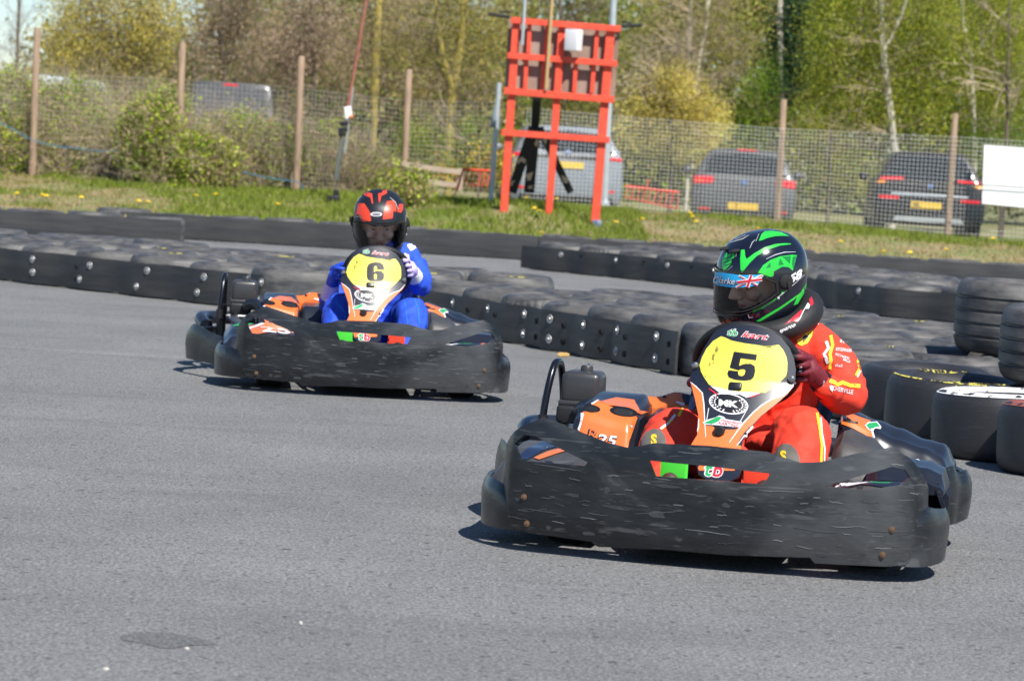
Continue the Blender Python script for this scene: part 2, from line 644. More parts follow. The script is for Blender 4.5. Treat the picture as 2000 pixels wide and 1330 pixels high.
# ------------------------------------------------------------------ grass blades (nobody could count them)
def vcolmat(name, trans=.3, rough=.7):
    m = bpy.data.materials.new(name)
    m.use_nodes = True
    N, L = m.node_tree.nodes, m.node_tree.links
    a = N.new('ShaderNodeAttribute')
    a.attribute_name = 'tint'
    p = N['Principled BSDF']
    p.inputs['Roughness'].default_value = rough
    p.inputs['Specular IOR Level'].default_value = .25
    L.new(a.outputs['Color'], p.inputs['Base Color'])
    t = N.new('ShaderNodeBsdfTranslucent')
    L.new(a.outputs['Color'], t.inputs['Color'])
    mx = N.new('ShaderNodeMixShader')
    mx.inputs[0].default_value = trans
    L.new(p.outputs[0], mx.inputs[1])
    L.new(t.outputs[0], mx.inputs[2])
    L.new(mx.outputs[0], N['Material Output'].inputs['Surface'])
    return m
def raw_mesh(name, verts, nper, cols, m, parent=None):
    """many loose faces of nper corners each, one colour per face"""
    verts = np.asarray(verts, dtype=np.float32).reshape(-1, 3)
    nf = len(verts) // nper
    me = bpy.data.meshes.new(name)
    me.vertices.add(len(verts))
    me.vertices.foreach_set('co', verts.ravel())
    me.loops.add(len(verts))
    me.loops.foreach_set('vertex_index', np.arange(len(verts), dtype=np.int32))
    me.polygons.add(nf)
    me.polygons.foreach_set('loop_start', np.arange(0, len(verts), nper, dtype=np.int32))
    if cols is not None:
        at_ = me.attributes.new('tint', 'FLOAT_COLOR', 'FACE')
        c4 = np.ones((nf, 4), dtype=np.float32)
        c4[:, :3] = np.asarray(cols, dtype=np.float32)
        at_.data.foreach_set('color', c4.ravel())
    me.materials.append(m)
    me.update(calc_edges=True)
    o = bpy.data.objects.new(name, me)
    COL.objects.link(o)
    o.parent = parent
    return o
M_grass = vcolmat('grass_blade')
R = np.random.default_rng(5)
gv, gc = [], []
for i in range(150000):
    y = 34 + R.random() ** .8 * 12
    x = R.uniform(-.185, .185) * y
    if y < bank_front(x) + .35: continue
    h1 = noise.noise(Vector((x * .9, y * .8, 1.7)))
    h2 = noise.noise(Vector((x * 2.6, y * 2.2, 5.1)))
    lush = h1 + .5 * h2 + (.45 if -4.2 < x < 1.6 and y > 37.6 else 0) + (.3 if y > 40 else 0) - (.55 if x > 2.2 and y < 39.8 else 0) - (.12 if y < 37.6 else 0)
    if lush < -.15 and R.random() < .55: continue
    hh = (.03 + .035 * R.random()) * (1.7 if lush > .25 else 1.0)
    if lush > .1:
        c = np.array((.17, .235, .03)) * R.uniform(.7, 1.35) + np.array((.06, .03, .01)) * R.random()
    elif lush > -.2 and R.random() < .6:
        c = np.array((.27, .25, .075)) * R.uniform(.8, 1.25)
    else:
        c = np.array((.42, .33, .16)) * R.uniform(.65, 1.2)
    z = zt(x, y) - .01
    an = R.random() * 6.283
    wd = R.uniform(.006, .014)
    lean = R.uniform(-.6, .6, 2) * hh
    dx, dy = math.cos(an) * wd, math.sin(an) * wd
    gv += [(x - dx, y - dy, z), (x + dx, y + dy, z), (x + lean[0], y + lean[1], z + hh)]
    gc.append(c)
tag(raw_mesh('grass', gv, 3, gc, M_grass), 'short rough grass with dry patches on the bank behind the far barrier', 'grass', kind='stuff')

# dandelions
M_dand = mat('dandelion_yellow', (.85, .55, .02), .6)
M_stalk = mat('weed_green', (.09, .2, .03), .7)
def dandelion():
    b = B()
    b.lathe([(.001, .10), (.030, .106), (.036, .112), (.02, .122), (.001, .125)], M_dand, 10)
    b.tube([(0, 0, -.02), (.006, .002, .05), (0, 0, .105)], .004, M_stalk, 5)
    for k in range(6):
        a = k * 1.05
        b.add([(.01 * math.cos(a + .5), .01 * math.sin(a + .5), .0), (.07 * math.cos(a), .07 * math.sin(a), .03), (.01 * math.cos(a - .5), .01 * math.sin(a - .5), 0)], [[0, 1, 2]], M_stalk)
    return b.obj('dandelion')
dand = dandelion()
tag(dand, 'yellow dandelion flowering in the rough grass bank behind the far barrier', 'flower', 'dandelions on the grass bank')
pos = [(82, 405), (35, 398), (92, 412), (268, 410), (285, 413), (425, 384), (1032, 362), (1090, 374), (1052, 418), (1046, 412), (1252, 433), (1353, 428), (1362, 438), (1728, 497), (1775, 497), (1940, 470), (1345, 420), (1060, 462), (540, 404), (160, 396), (1640, 478), (1850, 492), (380, 390), (1200, 440), (1480, 452)]
for k, (px, py) in enumerate(pos):
    d = 36.9
    for _ in range(40):
        p = at(px, py, d)
        if p.z <= zt(p.x, d) + .08: break
        d += .12
    o = dand if k == 0 else dand.copy()
    if k: COL.objects.link(o)
    o.location = (p.x, d, zt(p.x, d))
    o.rotation_euler = (rnd.uniform(-.2, .2), rnd.uniform(-.2, .2), rnd.uniform(0, 6))

# ------------------------------------------------------------------ tyres
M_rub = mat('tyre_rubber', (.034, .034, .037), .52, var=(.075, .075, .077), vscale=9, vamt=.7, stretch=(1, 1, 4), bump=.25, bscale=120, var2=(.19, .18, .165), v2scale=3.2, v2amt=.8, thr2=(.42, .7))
M_rub2 = mat('tyre_rubber_clean', (.022, .022, .025), .48, var=(.07, .07, .07), vscale=14, vamt=.5, stretch=(1, 1, 12), thr=(.55, .7), bump=.25, bscale=140)
M_white = mat('white_paint', (.8, .8, .8), .6, var=(.12, .12, .12), vscale=16, vamt=.9, thr=(.58, .62))
M_redp = mat('faded_red_paint', (.25, .07, .06), .7)
M_yel = mat('yellow_lettering', (.62, .55, .10), .7, var=(.03, .03, .03), vscale=40, vamt=1, thr=(.5, .55))
TR, TH = .33, .31
PROF = [(.205, .235), (.198, .255), (.212, .278), (.235, .297), (.262, .309), (.285, .3105), (.304, .303), (.318, .288), (.327, .262), (.331, .225), (.332, .155), (.331, .085), (.327, .048), (.318, .022), (.304, .007), (.285, 0), (.262, .002), (.235, .013), (.212, .032), (.198, .055), (.205, .075), (.24, .085), (.30, .10), (.305, .155), (.30, .21), (.24, .225), (.205, .235)]
def tyre_mesh(kind):
    b = B()
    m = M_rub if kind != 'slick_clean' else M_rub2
    if kind == 'grooved':
        pr = []
        for r, z in PROF:
            pr.append((r, z))
            if (r, z) == (.327, .262):
                for zz in (.235, .18, .125, .07):
                    pr += [(.331, zz + .008), (.321, zz + .004), (.321, zz - .004), (.331, zz - .008)]
        pr = [p for p in pr if not (p in ((.331, .225), (.332, .155), (.331, .085)))]
        b.lathe(pr, m, 56)
    elif kind == 'treaded':
        seg = 120
        b.lathe(PROF, m, seg)
        n = len(PROF)
        for k in range(seg):
            for i in range(n):
                r, z = PROF[i]
                if k % 3 == 0 and r > .315 and z > .02:
                    x, y, zz = b.v[k * n + i]
                    b.v[k * n + i] = (x * .978, y * .978, zz)
    else:
        b.lathe(PROF, m, 48)
    return b
def deco(b, kind):
    bv = b.bvh()
    down = lambda u, v: (Vector((u, v, 1)), Vector((0, 0, -1)))
    if kind == 'pzero':
        b.text('P ZERO', down, bv, M_yel, (-.11, -.305), (.075, .012), (0, .07), .003, offset=.01)
        b.text('P ZERO', down, bv, M_yel, (.11, .305), (-.075, -.012), (0, -.07), .003, offset=.01)
        for a in (1.2, 3.0, 4.0): 
            ring = [(.305 * math.cos(a + t * .12), .305 * math.sin(a + t * .12)) for t in range(8)] + [(.297 * math.cos(a + t * .12), .297 * math.sin(a + t * .12)) for t in range(7, -1, -1)]
            b.decal([ring], down, bv, M_yel, .03, .003)
    if kind == 'mark':
        for a, n_ in ((4.3, 6), (2.0, 7)):
            ring = [(.298 * math.cos(a + t * .1), .298 * math.sin(a + t * .1)) for t in range(n_)] + [(.288 * math.cos(a + t * .1), .288 * math.sin(a + t * .1)) for t in range(n_ - 1, -1, -1)]
            b.decal([ring], down, bv, M_yel, .03, .003)
    if kind in ('white', 'red'):
        c = lambda r: [(r * math.cos(t * PI / 24), r * math.sin(t * PI / 24)) for t in range(48)]
        b.decal([c(.312), c(.225)], down, bv, M_white if kind == 'white' else M_redp, .03, .003)
TM = {}
def tyre(kind, x, y, z=0, label=None, group=None, dk=None):
    key = (kind, dk)
    if key not in TM:
        b = tyre_mesh(kind)
        if dk: deco(b, dk)
        o = b.obj('tyre', angle=40)
        TM[key] = o
    else:
        o = TM[key].copy()
        COL.objects.link(o)
        if 'group' in o: del o['group']
    o.location = (x, y, z)
    s = rnd.uniform(.955, 1.03)
    o.scale = (s, s, rnd.uniform(.93, 1.03))
    rz = rnd.uniform(0, 6.28)
    if dk == 'pzero': rz = .12
    o.rotation_euler = (rnd.uniform(-.03, .03), rnd.uniform(-.03, .03), rz)
    return tag(o, label, 'tyre', group)

def resample_path(pts, step):
    P = smooth_path([(x, y, 0) for x, y in pts], 8)
    out = [P[0]]
    acc = 0
    for a, c in zip(P, P[1:]):
        l = (c - a).length
        while acc + l >= step:
            t = (step - acc) / l
            a = a.lerp(c, t)
            out.append(a.copy())
            l = (c - a).length
            acc = 0
        acc += l
    return out
def normals_back(P):
    out = []
    for i in range(len(P)):
        t = (P[min(i + 1, len(P) - 1)] - P[max(i - 1, 0)]).normalized()
        n = Vector((-t.y, t.x, 0))
        if n.y < 0 and abs(n.y) > .05: n = -n
        out.append(n)
    return out

M_belt = mat('rubber_belt', (.026, .026, .028), .5, var=(.075, .075, .078), vscale=5, vamt=.55, stretch=(.6, .6, 6), thr=(.45, .75), bump=.2, bscale=40, var2=(.05, .047, .042), v2scale=2, v2amt=.6)
M_zinc = mat('zinc_washer', (.52, .54, .55), .5, .6, var=(.25, .2, .16), vscale=30, vamt=.8)
M_bolt = mat('steel_bolt', (.35, .36, .37), .4, .9)
M_hole = mat('drilled_hole', (.004, .004, .004), .9)
def belt(name, path, label, z0=.012, z1=.252, bolts=(), holes=(), thick=.012, seed=0, group=None):
    """rubber strip standing along a smooth path (list of 2-D points)"""
    P = smooth_path([(x, y, 0) for x, y in path], 7)
    b = B()
    rings = []
    for i, p in enumerate(P):
        t = (P[min(i + 1, len(P) - 1)] - P[max(i - 1, 0)]).normalized()
        n = Vector((-t.y, t.x, 0))
        if n.y < 0: n = -n
        top = z1 + .008 * noise.noise(Vector((p.x * 2.2, p.y * 2.2, seed))) + .003 * noise.noise(Vector((p.x * 17, p.y * 17, seed)))
        q = p + n * thick
        zs = [z0, z0 + (top - z0) * .33, z0 + (top - z0) * .66, top]
        w = [0, .004, .003, -.004]
        rings.append([tuple(p - n * w[k] + Vector((0, 0, zs[k]))) for k in range(4)] + [tuple(q + Vector((0, 0, zs[k]))) for k in (3, 2, 1, 0)])
    b.loft(rings, M_belt)
    o = None
    root = b.obj(name, angle=40)
    tag(root, label, 'belt panel', group)
    def place(s):
        i = min(max(int(s * (len(P) - 1)), 0), len(P) - 2)
        p = P[i].lerp(P[i + 1], s * (len(P) - 1) - i)
        t = (P[i + 1] - P[i]).normalized()
        n = Vector((-t.y, t.x, 0))
        if n.y < 0: n = -n
        return p, t, -n
    for s, z in holes:
        hb = B()
        p, t, n = place(s)
        M = Matrix.Translation(p + n * .009 + Vector((0, 0, z))) @ n.to_track_quat('Z', 'Y').to_matrix().to_4x4()
        hb.lathe([(.0, .0), (.014, .0), (.017, .002), (.019, -.01)], M_hole, 12, M)
        hb.obj('drilled_hole', root)
    for s, z in bolts:
        p, t, n = place(s)
        M = Matrix.Translation(p + n * .0035 + Vector((0, 0, z))) @ n.to_track_quat('Z', 'Y').to_matrix().to_4x4()
        wb = B()
        wb.lathe([(.0, .004), (.010, .004), (.027, .0045), (.029, .001)], M_zinc, 16, M)
        wb.lathe([(.0, .013), (.010, .013), (.012, .004)], M_bolt, 6, M)
        wb.obj('bolt', root)
    return root

# near barrier, row 0 centres
A0 = [(-5.4, 25.3), (-4.6, 24.55), (-3.75, 23.75), (-2.5, 22.55), (-1.3, 21.45)]
B0 = [(-.30, 20.75), (.22, 19.70), (.76, 18.55), (1.28, 17.35), (1.62, 16.1), (1.90, 14.75)]
cA = resample_path(A0, .66)
cB = resample_path(B0, .62)
allc = []
def free(p, d=.60):
    return all((p[0] - q[0]) ** 2 + (p[1] - q[1]) ** 2 > d * d for q in allc)
near = []
for k, p in enumerate(cA):
    allc.append((p.x, p.y)); near.append((p.x, p.y, 'A'))
for k, p in enumerate(cB):
    if free(p): allc.append((p.x, p.y)); near.append((p.x, p.y, 'B'))
kinds = ['slick', 'slick', 'slick', 'treaded', 'slick']
for i, (x, y, s) in enumerate(near):
    kd = 'treaded' if (s == 'B' and i % 5 == 1) else 'slick'
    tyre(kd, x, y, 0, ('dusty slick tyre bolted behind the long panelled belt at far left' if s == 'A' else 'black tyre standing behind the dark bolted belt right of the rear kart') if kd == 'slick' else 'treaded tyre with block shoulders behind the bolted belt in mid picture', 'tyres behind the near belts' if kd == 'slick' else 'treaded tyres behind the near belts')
# open tyres at the right end
front = [(1.97, 14.42, 'slick_clean', None, 'scuffed slick tyre just right of the red suited driver, in the unpanelled barrier end'),
         (2.04, 13.84, 'slick_clean', 'pzero', 'slick tyre with yellow lettering on its top beside the white topped tyre'),
         (2.19, 13.24, 'slick_clean', 'white', 'slick tyre with a white painted top ring'),
         (2.36, 12.62, 'slick_clean', 'red', 'slick tyre with a faded red top, nearest one at the right edge')]
for x, y, kd, dk, lb in front:
    allc.append((x, y))
    tyre(kd, x, y, 0, lb, None, dk)
# rows behind
rowA, rowB = normals_back(cA), normals_back(cB)
cand = []
for k in (1, 2, 3):
    for P, Nn, nm in ((cA, rowA, 'A'), (cB, rowB, 'B')):
        for i, (p, n) in enumerate(zip(P, Nn)):
            t = Vector((n.y, -n.x, 0))
            cand.append((p + n * (.63 * k) + t * (.33 if k % 2 else 0), k, nm))
for x, y in [(2.62, 14.5), (2.68, 13.85), (2.85, 13.3), (2.55, 15.15), (2.5, 15.8), (2.3, 16.5), (3.1, 15.2), (3.2, 14.4), (3.0, 15.9), (2.75, 16.6), (2.9, 17.3), (3.3, 16.8), (3.3, 13.5), (2.2, 18.0), (2.6, 18.2), (3.0, 18.5), (3.5, 17.6)]:
    cand.append((Vector((x, y, 0)), 2, 'C'))
TG = {'A': ('dusty slick tyre lying flat in the rows behind the left belt', 'tyres in the rows behind the left belt'),
      'B': ('grey topped tyre lying flat in the rows behind the middle belt', 'tyres in the rows behind the middle belt'),
      'C': ('black tyre lying flat in the heap right of the driver in red', 'tyres in the heap at right')}
holed = False
for p, k, nm in cand:
    if free(p, .585):
        allc.append((p.x, p.y))
        kd = 'treaded' if (len(allc) % 6 == 0) else 'slick'
        dk = 'mark' if len(allc) % 4 == 1 else None
        lb, gr = TG[nm]
        if dk and kd == 'slick': lb, gr = lb.replace('tyre lying flat', 'tyre with worn yellow marks'), gr + ' with yellow marks'
        elif kd == 'treaded':
            lb, gr = lb.replace('dusty slick', 'treaded').replace('grey topped', 'treaded').replace('black', 'treaded'), gr + ' with tread'
            dk = None
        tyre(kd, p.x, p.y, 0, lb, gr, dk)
# second layer at the right edge
tA = tyre('grooved', 2.65, 16.05, .31, 'four grooved road tyre stacked on the heap, the farther of two at the right edge')
tB = tyre('grooved', 2.535, 13.75, .315, 'nearer grooved road tyre on top of the barrier, cut by the right picture edge')
tA.scale.z, tB.scale.z = 1.22, 1.08
# belts along row 0
def front_path(P, Nn, off=.338, dip=.290):
    out = []
    for i in range(len(P)):
        out.append((P[i].x - Nn[i].x * off, P[i].y - Nn[i].y * off))
        if i < len(P) - 1:
            q = (P[i] + P[i + 1]) / 2
            n = ((Nn[i] + Nn[i + 1]) / 2).normalized()
            out.append((q.x - n.x * dip, q.y - n.y * dip))
    return out
pa = front_path(cA, rowA)
nA = len(cA)
bolts = []
for i in range(nA):
    s = i / (nA - 1)
    bolts += [(min(s + rnd.uniform(.004, .016), 1), .195 + rnd.uniform(-.012, .01)), (max(s + rnd.uniform(-.01, .01), 0), .09 + rnd.uniform(-.015, .015))]
belt('belt_panel', pa, 'long wavy black belt panel with paired bolts across the left of the near barrier', bolts=bolts, holes=[(s_ + .04, z) for s_ in (.12, .29, .57) for z in (.17, .08)], seed=1)
pb = front_path(cB, rowB, .345, .300)
segs = [(0, 3), (3, 6), (6, 9), (9, 12)]
names = ['first black belt panel right of the rear kart, with square left end', 'second dark belt panel from the rear kart, bolted to two tyres', 'third dark belt panel, behind the fuel tank of the nearer kart', 'last dark belt panel, mostly hidden behind number board 5']
for k, ((a, c), nm) in enumerate(zip(segs, names)):
    q = pb[a:c + 1]
    if len(q) < 2: continue
    # each strip starts a touch proud of the one before
    t = Vector((q[1][0] - q[0][0], q[1][1] - q[0][1], 0)).normalized()
    n = Vector((t.y, -t.x, 0))
    if n.y > 0: n = -n
    q = [(x + n.x * (.034 - .022 * i / (len(q) - 1)), y + n.y * (.034 - .022 * i / (len(q) - 1))) for i, (x, y) in enumerate(q)]
    if k == 0: q = [(q[0][0] - .02, q[0][1] + .30)] + q
    belt('belt_panel', q, nm, bolts=[(.12 + (.1 if k == 0 else 0), .20), (.12 + (.1 if k == 0 else 0), .075), (.62, .20), (.62, .075)], holes=[(.26, .17), (.26, .07), (.82, .17), (.82, .07)], seed=k + 2)

# middle barrier, beyond the strip of tarmac
M0 = [(.55, 33.0), (1.5, 31.9), (2.3, 30.6), (2.9, 28.6), (3.35, 26.9), (4.2, 26.3), (5.2, 26.0)]
cM = resample_path(M0, .64)
nM = normals_back(cM)
for k in range(3):
    for i, (p, n) in enumerate(zip(cM, nM)):
        q = p + n * (.62 * k) + Vector((n.y, -n.x, 0)) * (.3 if k % 2 else 0)
        if free(q, .585):
            allc.append((q.x, q.y))
            kd = 'treaded' if (i + k) % 4 == 1 else 'slick'
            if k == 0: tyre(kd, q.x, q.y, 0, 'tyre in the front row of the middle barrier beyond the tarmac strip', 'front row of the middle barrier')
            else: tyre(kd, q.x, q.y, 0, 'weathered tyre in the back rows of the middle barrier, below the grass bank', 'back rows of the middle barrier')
pm = front_path(cM, nM, .343, .30)
h = len(pm) // 2
q = [(pm[0][0] - .25, pm[0][1] + .35)] + pm[:h + 1]
belt('belt_panel', q, 'short bolted belt panel of the middle barrier, left of the green helmet', bolts=[(s, z) for s in (.12, .32, .52, .72, .92) for z in (.19,)], holes=[(.2, .2), (.42, .2), (.62, .2)], seed=8)
belt('belt_panel', pm[h:], 'dark belt panel of the middle barrier seen right of the driver in red', bolts=[(s, .2) for s in (.2, .6)], seed=9)

# far barrier below the grass bank
fL = [(-8.0 + .66 * i, 33.5 + .05 * i) for i in range(7)]
fR = [(-4.7 + .66 * i, 36.25 - .012 * max(0, i - 8)) for i in range(21)]
for x, y in fL + fR:
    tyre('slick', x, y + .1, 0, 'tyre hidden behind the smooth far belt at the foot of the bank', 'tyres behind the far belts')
fLp = []
for x, y in fL: fLp += [(x, y - .26), (x + .33, y - .245)]
belt('belt_panel', fLp, 'far black belt panel at left that ends in front of its neighbour', seed=11, z1=.29)
fRp = []
for x, y in fR: fRp += [(x, y - .26), (x + .33, y - .245)]
belt('belt_panel', fRp[:16], 'far black belt panel running behind the rear driver', seed=12, z1=.29)
belt('belt_panel', [(x, y - .02) for x, y in fRp[15:]], 'far black belt panel running behind the green helmet', seed=13, z1=.29)
# ------------------------------------------------------------------ kart frames: x to the picture's right, y to the rear, z up
class Frame:
    def __init__(s, px, py, yaw):
        s.o = gnd(px, py)
        s.a = math.radians(yaw)
        s.M = Matrix.Translation(s.o) @ Matrix.Rotation(-s.a, 4, 'Z')
        s.I = s.M.inverted()
        s.cam = s.I @ CAMP
        s.R3 = s.I.to_3x3()
    def ray(s, px, py):
        return s.R3 @ ray(px, py)
    def mapper(s, scale=1.0, ox=0.0, oy=0.0):
        """picture coordinates of a zoomed crop -> ray in the kart's own frame"""
        return lambda u, v: (s.cam, s.ray(ox + u / scale, oy + v / scale))
    def w(s, p): return s.M @ Vector(p)
K5 = Frame(1368, 1114, 11.5)
K6 = Frame(712, 778, -5)
K6P = Frame(712, 778, -2.5)

M_bump = mat('scuffed_plastic', (.008, .009, .011), .30, var=(.030, .032, .036), vscale=3.0, vamt=.8, stretch=(1, 1, 3.0), thr=(.45, .72), bump=.14, bscale=20, var2=(.30, .31, .32), v2scale=7, v2amt=.0)
M_blk = mat('black_plastic', (.012, .013, .016), .34, var=(.05, .052, .055), vscale=6, vamt=.5, thr=(.5, .7), bump=.05)
M_gblk = mat('gloss_black_plastic', (.012, .015, .024), .30, coat=.15, var=(.04, .045, .055), vscale=5, vamt=.4, thr=(.5, .7))
M_org = mat('orange_plastic', (.80, .17, .035), .32, coat=.25, var=(.62, .14, .04), vscale=7, vamt=.5, var2=(.18, .07, .03), v2scale=30, v2amt=.35, thr2=(.70, .76))
M_orgp = mat('orange_vinyl', (.80, .17, .035), .5, var=(.62, .14, .04), vscale=7, vamt=.5)
M_yplate = mat('yellow_vinyl', (.83, .74, .11), .38, var=(.70, .58, .05), vscale=9, vamt=.5, var2=(.10, .08, .02), v2scale=11, v2amt=.6, thr2=(.68, .75))
M_stain = mat('rubbed_dirt', (.16, .13, .03), .7, var=(.55, .46, .07), vscale=60, vamt=.9)
M_ink = mat('black_vinyl', (.008, .008, .012), .35)
M_wv = mat('white_vinyl', (.78, .76, .78), .4)
M_gv = mat('green_vinyl', (.02, .34, .10), .4)
M_rv = mat('red_vinyl', (.62, .02, .04), .4)
M_redpl = mat('red_plastic', (.75, .05, .02), .4)
M_grnpl = mat('green_paint', (.06, .55, .04), .4)
M_steel = mat('dull_steel', (.35, .36, .38), .35, .9, var=(.2, .18, .16), vscale=20, vamt=.6)
M_dark = mat('dark_metal', (.02, .02, .022), .5, .3)
M_bolt2 = mat('rusty_bolt', (.16, .095, .055), .6, .5)
M_tank = mat('fuel_tank_plastic', (.034, .034, .037), .42, coat=.15, bump=.04, bscale=200)
M_chrome = mat('black_steel_tube', (.012, .014, .022), .22, .4)
M_grip = mat('wheel_grip', (.008, .008, .009), .6)
M_panel = mat('board_blue_black', (.012, .016, .030), .33, var=(.03, .034, .045), vscale=6, vamt=.4)
M_scr = mat('pale_scrape', (.15, .155, .16), .5)
M_scr2 = mat('grey_scrape', (.065, .067, .072), .5)
M_rub_ = mat('rubbed_plastic', (.026, .028, .031), .5, var=(.06, .062, .068), vscale=40, vamt=.7, stretch=(1, 1, 4))
M_dusty = mat('dusty_plastic', (.045, .045, .047), .5, var=(.09, .088, .085), vscale=6, vamt=.6)
M_kt = mat('kart_tyre', (.018, .018, .019), .65)
M_seat = mat('seat_shell', (.010, .016, .045), .28, coat=.3)

def add_scratches(m):
    N, L = m.node_tree.nodes, m.node_tree.links
    b = N['Principled BSDF']
    src = b.inputs['Base Color'].links[0].from_socket
    tc = N['Texture Coordinate']
    out = src
    for scale, st, rot, lo, hi, amt in ((5.0, (1, 1, 9), .10, .64, .71, .22), (13.0, (1, 1, 6), -.10, .62, .72, .20), (1.7, (1, 1, 1.6), .2, .50, .76, .30), (4, (1, 1, 2), .9, .68, .72, .22)):
        mp = N.new('ShaderNodeMapping')
        mp.inputs['Scale'].default_value = st
        mp.inputs['Rotation'].default_value = (0, rot, 0)
        mp.inputs['Location'].default_value = (scale, 1, 2)
        L.new(tc.outputs['Object'], mp.inputs[0])
        n = N.new('ShaderNodeTexNoise')
        n.inputs['Scale'].default_value = scale
        n.inputs['Detail'].default_value = 4
        n.inputs['Distortion'].default_value = 1.3
        L.new(mp.outputs[0], n.inputs['Vector'])
        r = N.new('ShaderNodeMapRange')
        r.inputs['From Min'].default_value = lo
        r.inputs['From Max'].default_value = hi
        r.inputs['To Max'].default_value = amt
        L.new(n.outputs['Fac'], r.inputs['Value'])
        x = N.new('ShaderNodeMix')
        x.data_type = 'RGBA'
        L.new(r.outputs[0], x.inputs['Factor'])
        L.new(out, x.inputs['A'])
        x.inputs['B'].default_value = (.20, .205, .21, 1)
        out = x.outputs['Result']
    L.new(out, b.inputs['Base Color'])
add_scratches(M_bump)

